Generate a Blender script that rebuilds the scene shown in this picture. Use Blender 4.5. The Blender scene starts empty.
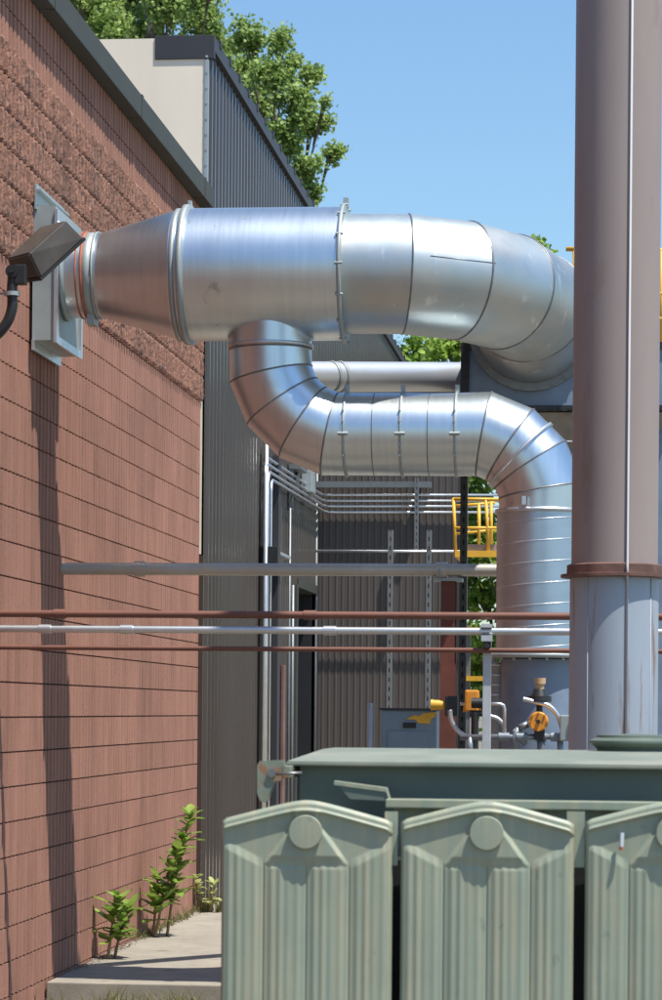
import bpy, bmesh, math, random
import numpy as np
from mathutils import Vector, Matrix, noise

random.seed(7); rng = np.random.default_rng(11)
S = bpy.context.scene
COL = S.collection
R = math.radians

# ------------------------------------------------------------ camera
F = 2700.0                      # focal length in photo pixels (photo is 662 x 1000)
H = 1.70                        # eye height above the concrete pad
cam_d = bpy.data.cameras.new('camera'); cam = bpy.data.objects.new('camera', cam_d)
COL.objects.link(cam); S.camera = cam
cam_d.sensor_fit = 'VERTICAL'; cam_d.sensor_height = 36.0
cam_d.lens = 36.0 * F / 1000.0
cam_d.shift_y = 0.2095
cam_d.clip_start = 0.1; cam_d.clip_end = 3000
RM = (Matrix.Rotation(math.atan(283 / F), 3, 'Z') @ Matrix.Rotation(math.pi / 2, 3, 'X')
      @ Matrix.Rotation(0.0088, 3, 'Z'))
cam.matrix_world = Matrix.Translation((0, 0, H)) @ RM.to_4x4()
cam_d.dof.use_dof = True; cam_d.dof.focus_distance = 19.0; cam_d.dof.aperture_fstop = 9.0

# ------------------------------------------------------------ light
SUN = Vector((0.34, -0.225, 1.0)).normalized()
w = bpy.data.worlds.new('World'); S.world = w; w.use_nodes = True
nt = w.node_tree; bg = nt.nodes['Background']
sky = nt.nodes.new('ShaderNodeTexSky'); sky.sky_type = 'NISHITA'; sky.sun_disc = False
sky.sun_elevation = math.asin(SUN.z); sky.sun_rotation = math.atan2(SUN.x, SUN.y)
sky.air_density = 1.25; sky.dust_density = 0.5; sky.ozone_density = 1.0; sky.altitude = 0
tint = nt.nodes.new('ShaderNodeVectorMath'); tint.operation = 'MULTIPLY'; tint.inputs[1].default_value = (0.82, 1.02, 1.20)
nt.links.new(sky.outputs[0], tint.inputs[0]); nt.links.new(tint.outputs[0], bg.inputs[0]); bg.inputs[1].default_value = 0.10
sl = bpy.data.lights.new('sun', 'SUN'); sl.energy = 5.0; sl.angle = R(0.53); sl.color = (1.0, 0.955, 0.88)
so = bpy.data.objects.new('sun', sl); COL.objects.link(so)
so.rotation_euler = SUN.to_track_quat('Z', 'Y').to_euler(); so.location = (10, -10, 40)
S.view_settings.view_transform = 'Standard'; S.view_settings.look = 'None'
S.view_settings.exposure = 0.45; S.view_settings.gamma = 1.0
S.view_settings.use_curve_mapping = False
S.render.engine = 'CYCLES'

# ------------------------------------------------------------ placing helpers
def ray(px, py):
    return RM @ Vector(((px - 331) / F, -(py - 709.5) / F, -1.0))
def at(px, py, Y):
    d = ray(px, py); return Vector((0, 0, H)) + d * (Y / d.y)
def atx(px, py, X):
    d = ray(px, py); return Vector((0, 0, H)) + d * (X / d.x)
def wz(px, py, Y): return at(px, py, Y).z
def wx(px, py, Y): return at(px, py, Y).x

# ------------------------------------------------------------ mesh helpers
def box(bm, lo, hi, bev=0.0):
    vs = [bm.verts.new((x, y, z)) for x in (lo[0], hi[0]) for y in (lo[1], hi[1]) for z in (lo[2], hi[2])]
    fs = [bm.faces.new([vs[i] for i in q]) for q in
          ((0, 1, 3, 2), (4, 6, 7, 5), (0, 4, 5, 1), (2, 3, 7, 6), (0, 2, 6, 4), (1, 5, 7, 3))]
    if bev > 0:
        es = list({e for f in fs for e in f.edges})
        bmesh.ops.bevel(bm, geom=es, offset=bev, segments=2, affect='EDGES', profile=0.6)
    return fs
def frame(t):
    t = t.normalized(); a = Vector((0, 0, 1)) if abs(t.z) < 0.9 else Vector((0, 1, 0))
    u = t.cross(a).normalized(); v = u.cross(t).normalized(); return u, v
def ring(bm, c, t, r, n, nrm=None, hint=None):
    """ring of the tube of axis t cut by the plane with normal nrm"""
    t = t.normalized(); u, v = frame(t) if hint is None else hint
    out = []
    for i in range(n):
        a = 2 * math.pi * i / n
        p = u * math.cos(a) * r + v * math.sin(a) * r
        if nrm is not None:
            d = t.dot(nrm)
            if abs(d) > 1e-4: p = p - t * (p.dot(nrm) / d)
        out.append(bm.verts.new(c + p))
    return out
def skin(bm, a, b, smooth=True):
    n = len(a)
    for i in range(n):
        f = bm.faces.new((a[i], a[(i + 1) % n], b[(i + 1) % n], b[i])); f.smooth = smooth
def cap(bm, a, flip=False):
    try: bm.faces.new(a[::-1] if flip else a)
    except ValueError: pass
def cyl(bm, p0, p1, r0, r1=None, n=24, caps=True):
    p0 = Vector(p0); p1 = Vector(p1); r1 = r0 if r1 is None else r1
    t = p1 - p0; a = ring(bm, p0, t, r0, n); b = ring(bm, p1, t, r1, n)
    skin(bm, a, b)
    if caps:
        cap(bm, ring(bm, p0, t, r0, n), True); cap(bm, ring(bm, p1, t, r1, n))
def pframes(pts):
    """parallel transported frames along a polyline"""
    pts = [Vector(p) for p in pts]; T = []
    for i in range(len(pts) - 1): T.append((pts[i + 1] - pts[i]).normalized())
    u, v = frame(T[0]); fr = [(u, v)]
    for i in range(1, len(T)):
        q = T[i - 1].rotation_difference(T[i]); u = q @ u; v = q @ v; fr.append((u.copy(), v.copy()))
    return pts, T, fr
def tube(bm, pts, r, n=12, caps=True):
    pts, T, fr = pframes(pts); rings = []
    for i, p in enumerate(pts):
        if i == 0: t = T[0]; h = fr[0]; nr = None
        elif i == len(pts) - 1: t = T[-1]; h = fr[-1]; nr = None
        else: t = T[i]; h = fr[i]; nr = (T[i - 1] + T[i]).normalized()
        rr = r[i] if isinstance(r, (list, tuple)) else r
        rings.append(ring(bm, p, t, rr, n, nr, h))
    for a, b in zip(rings, rings[1:]): skin(bm, a, b)
    if caps: cap(bm, rings[0], True); cap(bm, rings[-1])
def gored(bm, seams, pts, r, n=64, bead=0.006, seam_at=None):
    """mitred sheet metal duct: sharp gores, beads go to the seams mesh"""
    pts, T, fr = pframes(pts); N = len(pts)
    for i in range(N - 1):
        ra = r[i] if isinstance(r, (list, tuple)) else r
        rb = r[i + 1] if isinstance(r, (list, tuple)) else r
        na = (T[i - 1] + T[i]).normalized() if i > 0 else None
        nb = (T[i] + T[i + 1]).normalized() if i < N - 2 else None
        a = ring(bm, pts[i], T[i], ra, n, na, fr[i]); b = ring(bm, pts[i + 1], T[i], rb, n, nb, fr[i])
        skin(bm, a, b)
        if seams is not None and i > 0 and (seam_at is None or i in seam_at):
            c = []
            for k in range(n):
                c.append(a[k].co.copy())
            hoop(seams, c, bead)
def hoop(bm, loop, r, n=6):
    """thin bead following a closed loop"""
    N = len(loop); rings = []
    cen = sum(loop, Vector()) / N
    for i in range(N):
        t = (loop[(i + 1) % N] - loop[i - 1]).normalized()
        o = (loop[i] - cen); o = (o - t * o.dot(t)).normalized(); s = t.cross(o)
        rings.append([bm.verts.new(loop[i] + (o * math.cos(2 * math.pi * k / n) + s * math.sin(2 * math.pi * k / n)) * r) for k in range(n)])
    for i in range(N): skin(bm, rings[i], rings[(i + 1) % N])
def band(bm, c, t, r, wdt, th, n=64):
    """flat metal hoop round a duct (closed strap)"""
    c = Vector(c); t = Vector(t).normalized()
    a0 = ring(bm, c - t * wdt / 2, t, r, n); a1 = ring(bm, c - t * wdt / 2, t, r + th, n)
    b1 = ring(bm, c + t * wdt / 2, t, r + th, n); b0 = ring(bm, c + t * wdt / 2, t, r, n)
    skin(bm, a0, a1, False); skin(bm, a1, b1); skin(bm, b1, b0, False)
def lathe(bm, base, prof, n=48, sharp=True):
    """prof = [(radius, z)...] about vertical axis"""
    base = Vector(base); prev = None
    for i in range(len(prof) - 1):
        rs = []
        for (r_, z_) in (prof[i], prof[i + 1]):
            rs.append([bm.verts.new(base + Vector((math.cos(2 * math.pi * k / n) * r_, math.sin(2 * math.pi * k / n) * r_, z_))) for k in range(n)])
        skin(bm, rs[0], rs[1])
def mitre_box_bar(bm, p0, p1, wx_, wy_):
    """rectangular bar between two points"""
    p0 = Vector(p0); p1 = Vector(p1); t = p1 - p0; u, v = frame(t)
    a = [bm.verts.new(p0 + u * sx * wx_ / 2 + v * sy * wy_ / 2) for sx, sy in ((-1, -1), (1, -1), (1, 1), (-1, 1))]
    b = [bm.verts.new(p1 + u * sx * wx_ / 2 + v * sy * wy_ / 2) for sx, sy in ((-1, -1), (1, -1), (1, 1), (-1, 1))]
    skin(bm, a, b, False); cap(bm, a, True); cap(bm, b)
def BM(): return bmesh.new()

def worldorg(o):
    v = Vector()
    while o is not None: v += o.location; o = o.parent
    return v
def obj(name, bm, m, parent=None, label=None, fixn=True):
    if fixn: bmesh.ops.recalc_face_normals(bm, faces=bm.faces)
    me = bpy.data.meshes.new(name)
    if parent is not None: org = worldorg(parent)
    else:
        cs = [v.co for v in bm.verts]
        org = Vector(((min(c.x for c in cs) + max(c.x for c in cs)) / 2, (min(c.y for c in cs) + max(c.y for c in cs)) / 2, min(c.z for c in cs)))
    bmesh.ops.translate(bm, vec=-org, verts=bm.verts)
    bm.to_mesh(me); bm.free()
    for mm in (m if isinstance(m, (list, tuple)) else [m]): me.materials.append(mm)
    o = bpy.data.objects.new(name, me); COL.objects.link(o)
    if parent is not None: o.parent = parent
    else: o.location = org
    if label: o['label'] = label
    return o
def npobj(name, verts, faces, m, parent=None, smooth=False):
    me = bpy.data.meshes.new(name); org = np.array(worldorg(parent)) if parent is not None else np.zeros(3)
    verts = np.asarray(verts, dtype=np.float32) - org.astype(np.float32); faces = np.asarray(faces, dtype=np.int32)
    k = faces.shape[1]
    me.vertices.add(len(verts)); me.vertices.foreach_set('co', verts.ravel())
    me.loops.add(faces.size); me.loops.foreach_set('vertex_index', faces.ravel())
    me.polygons.add(len(faces)); me.polygons.foreach_set('loop_start', np.arange(0, faces.size, k, dtype=np.int32))
    me.polygons.foreach_set('use_smooth', np.full(len(faces), bool(smooth)))
    me.update(calc_edges=True); me.validate()
    me.materials.append(m)
    o = bpy.data.objects.new(name, me); COL.objects.link(o)
    if parent is not None: o.parent = parent
    return o
def tag(o, label, cat, group=None):
    o['label'] = label; o['category'] = cat
    if group: o['group'] = group
    return o
def struct(o): o['kind'] = 'structure'; return o
def thing(name, label, cat, loc, group=None):
    o = bpy.data.objects.new(name, None); COL.objects.link(o); o.location = Vector(loc)
    o.empty_display_size = 0.2
    return tag(o, label, cat, group)
def clone(root, loc, label, group=None):
    r = root.copy(); COL.objects.link(r); r.location = Vector(loc); r['label'] = label
    if group: r['group'] = group
    def rec(src, dst):
        for ch in list(src.children):
            c = ch.copy(); COL.objects.link(c); c.parent = dst; rec(ch, c)
    rec(root, r); return r

# ------------------------------------------------------------ materials
def mat(name, col, rough=0.6, metal=0.0, var=0.12, scale=3.0, stretch=(1, 1, 1), col2=None, fac2=0.5, scale2=1.2,
        bump=0.0, bscale=60.0, spec=0.5, rvar=0.0, stretch2=None, edge2=(0.45, 0.65), bdet=4, spots=None, spot_edge=(0.62, 0.70), spot_scale=14, spot_stretch=(1, 1, .5)):
    m = bpy.data.materials.new(name); m.use_nodes = True; t = m.node_tree; N = t.nodes; L = t.links
    b = N['Principled BSDF']; b.inputs['Metallic'].default_value = metal; b.inputs['Roughness'].default_value = rough
    b.inputs['Specular IOR Level'].default_value = spec
    geo = N.new('ShaderNodeNewGeometry')
    def noise_(sc, st, det=5):
        mp = N.new('ShaderNodeMapping'); mp.inputs['Scale'].default_value = st
        nz = N.new('ShaderNodeTexNoise'); nz.inputs['Scale'].default_value = sc; nz.inputs['Detail'].default_value = det
        nz.inputs['Roughness'].default_value = 0.6
        L.new(geo.outputs['Position'], mp.inputs['Vector']); L.new(mp.outputs[0], nz.inputs['Vector']); return nz
    n1 = noise_(scale, stretch)
    mr = N.new('ShaderNodeMapRange'); mr.inputs[1].default_value = 0.3; mr.inputs[2].default_value = 0.7
    mr.inputs[3].default_value = 1 - var; mr.inputs[4].default_value = 1 + var
    L.new(n1.outputs['Fac'], mr.inputs[0])
    mul = N.new('ShaderNodeVectorMath'); mul.operation = 'SCALE'
    if col2 is not None:
        n2 = noise_(scale2, stretch2 or stretch, 6)
        r2 = N.new('ShaderNodeMapRange'); r2.inputs[1].default_value = edge2[0]; r2.inputs[2].default_value = edge2[1]
        r2.inputs[4].default_value = fac2; L.new(n2.outputs['Fac'], r2.inputs[0])
        mx = N.new('ShaderNodeMix'); mx.data_type = 'RGBA'; mx.inputs[6].default_value = (*col, 1); mx.inputs[7].default_value = (*col2, 1)
        L.new(r2.outputs[0], mx.inputs[0]); L.new(mx.outputs[2], mul.inputs[0])
    else: mul.inputs[0].default_value = col
    if spots is not None:
        n4 = noise_(spot_scale, spot_stretch, 7); r4 = N.new('ShaderNodeMapRange'); r4.inputs[1].default_value = spot_edge[0]; r4.inputs[2].default_value = spot_edge[1]
        r4.inputs[4].default_value = 0.8; L.new(n4.outputs['Fac'], r4.inputs[0])
        m4 = N.new('ShaderNodeMix'); m4.data_type = 'RGBA'; m4.inputs[7].default_value = (*spots, 1); L.new(r4.outputs[0], m4.inputs[0])
        if col2 is not None: L.new(mx.outputs[2], m4.inputs[6])
        else: m4.inputs[6].default_value = (*col, 1)
        L.new(m4.outputs[2], mul.inputs[0])
    L.new(mr.outputs[0], mul.inputs['Scale']); L.new(mul.outputs[0], b.inputs['Base Color'])
    if rvar > 0:
        rr = N.new('ShaderNodeMapRange'); rr.inputs[1].default_value = 0.3; rr.inputs[2].default_value = 0.7
        rr.inputs[3].default_value = max(0.03, rough - rvar); rr.inputs[4].default_value = rough + rvar
        n3 = noise_(scale * 1.7, stretch); L.new(n3.outputs['Fac'], rr.inputs[0]); L.new(rr.outputs[0], b.inputs['Roughness'])
    if bump > 0:
        nb = noise_(bscale, (1, 1, 1) if bdet < 4 else stretch, bdet); bp = N.new('ShaderNodeBump'); bp.inputs['Strength'].default_value = bump
        bp.inputs['Distance'].default_value = 0.01
        L.new(nb.outputs['Fac'], bp.inputs['Height']); L.new(bp.outputs[0], b.inputs['Normal'])
    m['mul'] = 0
    return m

M = {}
M['galv'] = mat('galvanised_bright', (0.66, 0.725, 0.76), 0.34, 1.0, 0.05, 5, (7, .5, .5), rvar=0.015, bump=0.35, bscale=2.6, bdet=1, stretch2=(1, 1, 1), spots=(.42, .44, .45), spot_edge=(.66, .72), spot_scale=9, col2=(0.62, 0.64, 0.66), fac2=0.5, scale2=2)
M['galv2'] = mat('galvanised_weathered', (0.47, 0.53, 0.545), 0.48, 1.0, 0.07, 3, rvar=0.03, bump=0.5, bscale=2.4, bdet=1, spots=(.70, .72, .72), spot_edge=(.62, .68), spot_scale=7, col2=(0.60, 0.57, 0.52), fac2=0.6, scale2=2.5)
M['galv_dull'] = mat('galvanised_dull', (0.36, 0.40, 0.395), 0.5, 0.4, 0.08, 6, rvar=0.08, bump=0.05, bscale=8)
M['seam'] = mat('seam_metal', (0.23, 0.23, 0.23), 0.45, 0.8, 0.15, 20)
M['seal'] = mat('red_sealant', (0.42, 0.13, 0.07), 0.7, 0, 0.2, 20)
M['conduit'] = mat('conduit_zinc', (0.62, 0.64, 0.66), 0.38, 0.85, 0.08, 10)
M['strut'] = mat('strut_zinc', (0.20, 0.215, 0.22), 0.5, 0.5, 0.1, 10)
M['rust_pipe'] = mat('brown_primer_pipe', (0.17, 0.065, 0.042), 0.55, 0, 0.18, 8, col2=(0.11, 0.045, 0.03), scale2=4)
M['red_steel'] = mat('red_oxide_steel', (0.16, 0.048, 0.032), 0.6, 0, 0.18, 6, col2=(0.10, 0.035, 0.025), scale2=2.2, bump=0.1)
M['old_pipe'] = mat('weathered_pipe', (0.50, 0.49, 0.45), 0.42, 0.4, 0.12, 6, col2=(0.45, 0.36, 0.25), scale2=3, fac2=0.5)
M['stack_brown'] = mat('stack_brown_paint', (0.295, 0.235, 0.212), 0.55, 0, 0.07, 3, (1, 1, .25), col2=(0.31, 0.25, 0.235), fac2=0.6, scale2=.8, spots=(.24, .155, .12), spot_scale=5, spot_stretch=(1, 1, .3), spot_edge=(.6, .75), bump=0.03, bscale=5)
M['stack_rim'] = mat('stack_rim_brown', (0.12, 0.06, 0.045), 0.6, 0, 0.2, 10, col2=(0.25, 0.13, 0.10), scale2=5)
M['tan_cover'] = mat('tan_duct_wrap', (0.30, 0.26, 0.21), 0.8, 0, 0.2, 7, bump=0.2)
M['cream'] = mat('cream_panel', (0.86, 0.77, 0.61), 0.8, 0, 0.04, 2, (1, 1, .3), col2=(0.72, 0.63, 0.50), fac2=0.5, scale2=.9)
M['coping'] = mat('coping_metal', (0.06, 0.064, 0.055), 0.65, 0.0, 0.08, 3, spec=0.25)
M['dark_clad'] = mat('bronze_cladding', (0.082, 0.065, 0.058), 0.2, 0.3, 0.08, 1.2, (1, 1, .15), rvar=0.05, spec=0.6)
M['dark_clad2'] = mat('bronze_cladding_facing', (0.092, 0.078, 0.070), 0.42, 0.1, 0.06, 1.5, (1, 1, .12))
M['fascia_dark'] = mat('dark_fascia', (0.035, 0.035, 0.04), 0.55, 0, 0.08, 3)
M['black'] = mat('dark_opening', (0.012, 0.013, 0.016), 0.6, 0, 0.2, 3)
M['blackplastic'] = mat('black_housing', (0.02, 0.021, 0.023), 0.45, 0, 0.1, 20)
M['bronze'] = mat('bronze_paint', (0.075, 0.062, 0.052), 0.5, 0.1, 0.1, 9, col2=(0.11, 0.095, 0.085), scale2=5)
M['bluegrey'] = mat('bluegrey_paint', (0.19, 0.25, 0.335), 0.5, 0, 0.12, 4, col2=(0.12, 0.16, 0.21), scale2=3, fac2=0.6)
M['cab'] = mat('cabinet_grey', (0.21, 0.29, 0.35), 0.5, 0, 0.06, 5)
M['yellow'] = mat('safety_yellow', (0.75, 0.42, 0.04), 0.5, 0, 0.12, 12)
M['orange'] = mat('valve_orange', (0.68, 0.27, 0.03), 0.5, 0, 0.1, 20)
M['brass'] = mat('beige_knob', (0.55, 0.38, 0.22), 0.5, 0, 0.1, 20)
M['white_strut'] = mat('pale_strut', (0.50, 0.53, 0.55), 0.5, 0.2, 0.08, 12)
M['green'] = mat('transformer_green', (0.265, 0.30, 0.225), 0.5, 0, 0.07, 4, col2=(0.36, 0.34, 0.23), fac2=0.8, scale2=7, stretch2=(4, 4, .22), spots=(.17, .20, .17), spot_scale=16, spot_edge=(.64, .72), rvar=0.06, bump=0.02, bscale=40)
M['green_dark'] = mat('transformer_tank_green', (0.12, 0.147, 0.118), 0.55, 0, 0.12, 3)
M['green_lid'] = mat('transformer_lid_green', (0.19, 0.22, 0.175), 0.5, 0, 0.08, 4, col2=(0.34, 0.33, 0.26), scale2=3)
M['plank'] = mat('grey_plank', (0.30, 0.27, 0.24), 0.8, 0, 0.2, 8)
M['concrete'] = mat('concrete', (0.285, 0.255, 0.205), 0.85, 0, 0.14, 4, spots=(.15, .13, .10), spot_scale=5, spot_stretch=(1, 1, 1), spot_edge=(.56, .72), col2=(0.225, 0.20, 0.16), scale2=.9, bump=0.25, bscale=90)
M['gravel'] = mat('gravel', (0.17, 0.15, 0.12), 0.95, 0, 0.35, 22, col2=(0.11, 0.10, 0.075), scale2=1.1, bump=0.8, bscale=40)
M['bark'] = mat('bark', (0.16, 0.13, 0.10), 0.9, 0, 0.3, 12, (1, 1, .3), bump=0.5)
M['stalk'] = mat('stalk_brown', (0.25, 0.17, 0.09), 0.8, 0, 0.2, 12)

# stack lower section: blue-grey paint with rust streaks
M['stack_blue'] = mat('stack_bluegrey_paint', (0.33, 0.375, 0.43), 0.5, 0.1, 0.07, 3, (1, 1, .3), col2=(0.22, 0.13, 0.08), fac2=0.8,
                      scale2=16, stretch2=(1, 1, .10), edge2=(0.56, 0.66), rvar=0.05)

# block wall: per-block tone, vertical streaks, grime in upper split courses
def wall_mat(name, base, dark, rough_amt):
    m = bpy.data.materials.new(name); m.use_nodes = True; t = m.node_tree; N = t.nodes; L = t.links
    b = N['Principled BSDF']; b.inputs['Roughness'].default_value = 0.9; b.inputs['Specular IOR Level'].default_value = 0.2
    geo = N.new('ShaderNodeNewGeometry'); sp = N.new('ShaderNodeSeparateXYZ'); L.new(geo.outputs['Position'], sp.inputs[0])
    def math_(op, a, bb=None):
        q = N.new('ShaderNodeMath'); q.operation = op
        for i, v in enumerate((a, bb)):
            if v is None: continue
            if isinstance(v, (int, float)): q.inputs[i].default_value = v
            else: L.new(v, q.inputs[i])
        return q.outputs[0]
    row = math_('FLOOR', math_('DIVIDE', math_('SUBTRACT', sp.outputs[2], 0.013), 0.2032))
    coly = math_('FLOOR', math_('ADD', math_('DIVIDE', sp.outputs[1], 0.4064), math_('MULTIPLY', row, 0.5)))
    cb = N.new('ShaderNodeCombineXYZ'); L.new(row, cb.inputs[0]); L.new(coly, cb.inputs[1])
    wn = N.new('ShaderNodeTexWhiteNoise'); wn.noise_dimensions = '2D'; L.new(cb.outputs[0], wn.inputs['Vector'])
    def nz(sc, st, det=6):
        mp = N.new('ShaderNodeMapping'); mp.inputs['Scale'].default_value = st
        q = N.new('ShaderNodeTexNoise'); q.inputs['Scale'].default_value = sc; q.inputs['Detail'].default_value = det
        L.new(geo.outputs['Position'], mp.inputs[0]); L.new(mp.outputs[0], q.inputs[0]); return q.outputs['Fac']
    big = nz(1.3, (1, 1, .6)); streak = nz(9, (1, 1, .18)); fine = nz(70, (1, 1, 1))
    f = math_('ADD', math_('MULTIPLY', math_('SUBTRACT', wn.outputs[0], 0.5), 0.14),
              math_('ADD', math_('MULTIPLY', math_('SUBTRACT', big, 0.5), 0.5),
                    math_('ADD', math_('MULTIPLY', math_('SUBTRACT', streak, 0.5), 0.55), math_('MULTIPLY', math_('SUBTRACT', fine, 0.5), 0.35 + rough_amt))))
    f = math_('ADD', f, 1.0)
    gr = N.new('ShaderNodeMapRange'); gr.inputs[1].default_value = 0.47; gr.inputs[2].default_value = 0.72; gr.inputs[4].default_value = 0.35 + rough_amt * .5
    L.new(nz(1.9, (1, 1, .45), 8), gr.inputs[0])
    mx = N.new('ShaderNodeMix'); mx.data_type = 'RGBA'; mx.inputs[6].default_value = (*base, 1); mx.inputs[7].default_value = (*dark, 1)
    L.new(gr.outputs[0], mx.inputs[0])
    if rough_amt > 0:
        sk = N.new('ShaderNodeMapRange'); sk.inputs[1].default_value = 0.53; sk.inputs[2].default_value = 0.62; sk.inputs[4].default_value = 0.7
        L.new(nz(34, (1, 1, .4), 5), sk.inputs[0])
        mx2 = N.new('ShaderNodeMix'); mx2.data_type = 'RGBA'; mx2.inputs[7].default_value = (0.09, 0.065, 0.06, 1)
        L.new(sk.outputs[0], mx2.inputs[0]); L.new(mx.outputs[2], mx2.inputs[6]); mx = mx2
    mul = N.new('ShaderNodeVectorMath'); mul.operation = 'SCALE'; L.new(mx.outputs[2], mul.inputs[0]); L.new(f, mul.inputs['Scale'])
    L.new(mul.outputs[0], b.inputs['Base Color'])
    bp = N.new('ShaderNodeBump'); bp.inputs['Strength'].default_value = 0.35 + rough_amt; bp.inputs['Distance'].default_value = 0.006
    L.new(fine, bp.inputs['Height']); L.new(bp.outputs[0], b.inputs['Normal'])
    return m
M['block'] = wall_mat('red_block', (0.34, 0.174, 0.125), (0.215, 0.115, 0.088), 0.0)
M['split'] = wall_mat('red_split_block', (0.31, 0.162, 0.115), (0.155, 0.10, 0.08), 0.35)
M['mortar'] = mat('mortar_dark', (0.10, 0.045, 0.035), 0.95, 0, 0.15, 10)

def leaf_mat(name, c1, c2, sc=1.5):
    m = bpy.data.materials.new(name); m.use_nodes = True; t = m.node_tree; N = t.nodes; L = t.links
    b = N['Principled BSDF']; b.inputs['Roughness'].default_value = 0.5; b.inputs['Specular IOR Level'].default_value = 0.35
    geo = N.new('ShaderNodeNewGeometry'); nz = N.new('ShaderNodeTexNoise'); nz.inputs['Scale'].default_value = sc
    nz.inputs['Detail'].default_value = 8; L.new(geo.outputs['Position'], nz.inputs[0])
    add = N.new('ShaderNodeMath'); add.operation = 'MULTIPLY_ADD'; add.inputs[1].default_value = 0.5
    L.new(geo.outputs['Random Per Island'], add.inputs[0]); L.new(nz.outputs['Fac'], add.inputs[2])
    mr = N.new('ShaderNodeMapRange'); mr.inputs[1].default_value = 0.4; mr.inputs[2].default_value = 1.1; L.new(add.outputs[0], mr.inputs[0])
    mx = N.new('ShaderNodeMix'); mx.data_type = 'RGBA'; mx.inputs[6].default_value = (*c1, 1); mx.inputs[7].default_value = (*c2, 1)
    L.new(mr.outputs[0], mx.inputs[0]); L.new(mx.outputs[2], b.inputs['Base Color'])
    tr = N.new('ShaderNodeBsdfTranslucent'); L.new(mx.outputs[2], tr.inputs[0])
    ms = N.new('ShaderNodeMixShader'); ms.inputs[0].default_value = 0.42
    L.new(b.outputs[0], ms.inputs[1]); L.new(tr.outputs[0], ms.inputs[2]); L.new(ms.outputs[0], N['Material Output'].inputs[0])
    return m
M['leaf'] = leaf_mat('poplar_leaf', (0.14, 0.23, 0.05), (0.42, 0.54, 0.16), 1.3)
M['leaf2'] = leaf_mat('bush_leaf', (0.12, 0.22, 0.03), (0.36, 0.50, 0.08), 1.0)
M['weed'] = leaf_mat('weed_leaf', (0.12, 0.22, 0.03), (0.36, 0.48, 0.10), 9)
M['weed_pale'] = leaf_mat('weed_leaf_pale', (0.40, 0.46, 0.14), (0.55, 0.56, 0.25), 6)
M['grass'] = leaf_mat('grass_blade', (0.16, 0.17, 0.06), (0.30, 0.27, 0.12), 6)

# ============================================================ GROUND
XW = -3.4875                    # face of the block wall
YC = 22.5                       # where the block wall ends
bm = BM()
n = 40
bmesh.ops.create_grid(bm, x_segments=n, y_segments=n, size=900)
bmesh.ops.translate(bm, vec=(0, 300, -0.14), verts=bm.verts)
struct(obj('ground', bm, M['gravel']))
bm = BM(); yy = 16.42
for L_ in (2.15, 2.1, 3.0, 3.0, 4.1):
    box(bm, (XW + 0.012, yy, -0.2), (1.6, yy + L_ - 0.012, 0.0), 0.008); yy += L_
struct(obj('concrete_pad', bm, M['concrete']))

# ============================================================ BLOCK BUILDING
PITCH = 0.1016
Y0 = 6.0
def zk(k): return 0.013 + 0.2032 * k
bld = thing('block_building', 'low red ribbed concrete block building with dark metal roof edge on the left', 'building', (XW - 3, 14, -0.14))
def rib_course(V, Fc, k, x_off=0.0):
    z0, z1 = zk(k) + 0.005, zk(k + 1) - 0.005
    prof = []; y = Y0
    while y < YC - 0.01:
        r1 = 0.004 * noise.noise(Vector((y * 7, k * 3.1, 0)))
        for (dy, dx) in ((0.0, 0.0), (0.062, 0.0), (0.072, -0.017), (0.0935, -0.017)):
            if y + dy < YC: prof.append((y + dy, XW + x_off + dx + r1 * (dx == 0)))
        y += PITCH
    prof.append((YC, XW + x_off))
    b0 = len(V)
    for (y, x) in prof: V.append((x, y, z0)); V.append((x, y, z1))
    for i in range(len(prof) - 1):
        a = b0 + 2 * i; Fc.append((a, a + 2, a + 3, a + 1))
    # top and bottom lips
    b1 = len(V)
    for (y, x) in prof: V.append((XW - 0.03, y, z0)); V.append((XW - 0.03, y, z1))
    for i in range(len(prof) - 1):
        a = b0 + 2 * i; c = b1 + 2 * i
        Fc.append((a, c, c + 2, a + 2)); Fc.append((a + 1, a + 3, c + 3, c + 1))
V = []; Fc = []
for k in list(range(-1, 21)) + [27, 28, 29]: rib_course(V, Fc, k)
npobj('ribbed_wall', V, Fc, M['block'], bld)
# split-face band: coarse broken face standing 3 cm proud
ys = np.arange(Y0, YC + 1e-6, 0.0127); rows = []
V = []; Fc = []
for k in range(21, 27):
    z0, z1 = zk(k), zk(k + 1); zs = np.linspace(z0 + 0.004, z1 - 0.004, 13)
    b0 = len(V); ny = len(ys)
    for j, z in enumerate(zs):
        for y in ys:
            ph = (y - Y0) % PITCH
            groove = 0.032 if ph > 0.056 else 0.0
            e = noise.fractal(Vector((y * 20, z * 17, k)), 0.8, 2.1, 4) * 0.006 + noise.noise(Vector((y * 70, z * 38, 3.3))) * 0.007
            edge = -0.008 if j in (0, len(zs) - 1) else 0.0
            V.append((XW + 0.026 - groove + e + edge, y, z))
    for j in range(len(zs) - 1):
        for i in range(ny - 1):
            a = b0 + j * ny + i; Fc.append((a, a + 1, a + 1 + ny, a + ny))
    for j, zz in ((0, z0), (len(zs) - 1, z1)):   # lips back to the mortar
        b1 = len(V)
        for i, y in enumerate(ys): V.append((XW - 0.005, y, zz + (0.003 if j == 0 else -0.003)))
        for i in range(ny - 1):
            a = b0 + j * ny + i; c = b1 + i; Fc.append((a, c, c + 1, a + 1))
npobj('split_face_band', V, Fc, M['split'], bld)
bm = BM()
box(bm, (XW - 6.0, Y0 + .01, -0.2), (XW - 0.019, YC - 0.006, zk(30) - .01))
box(bm, (XW - 0.5, YC - 0.006, -0.2), (XW - 0.004, YC + 0.012, zk(29)))
obj('mortar_core', bm, M['mortar'], bld)
bm = BM(); CX = XW + 0.10
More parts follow.
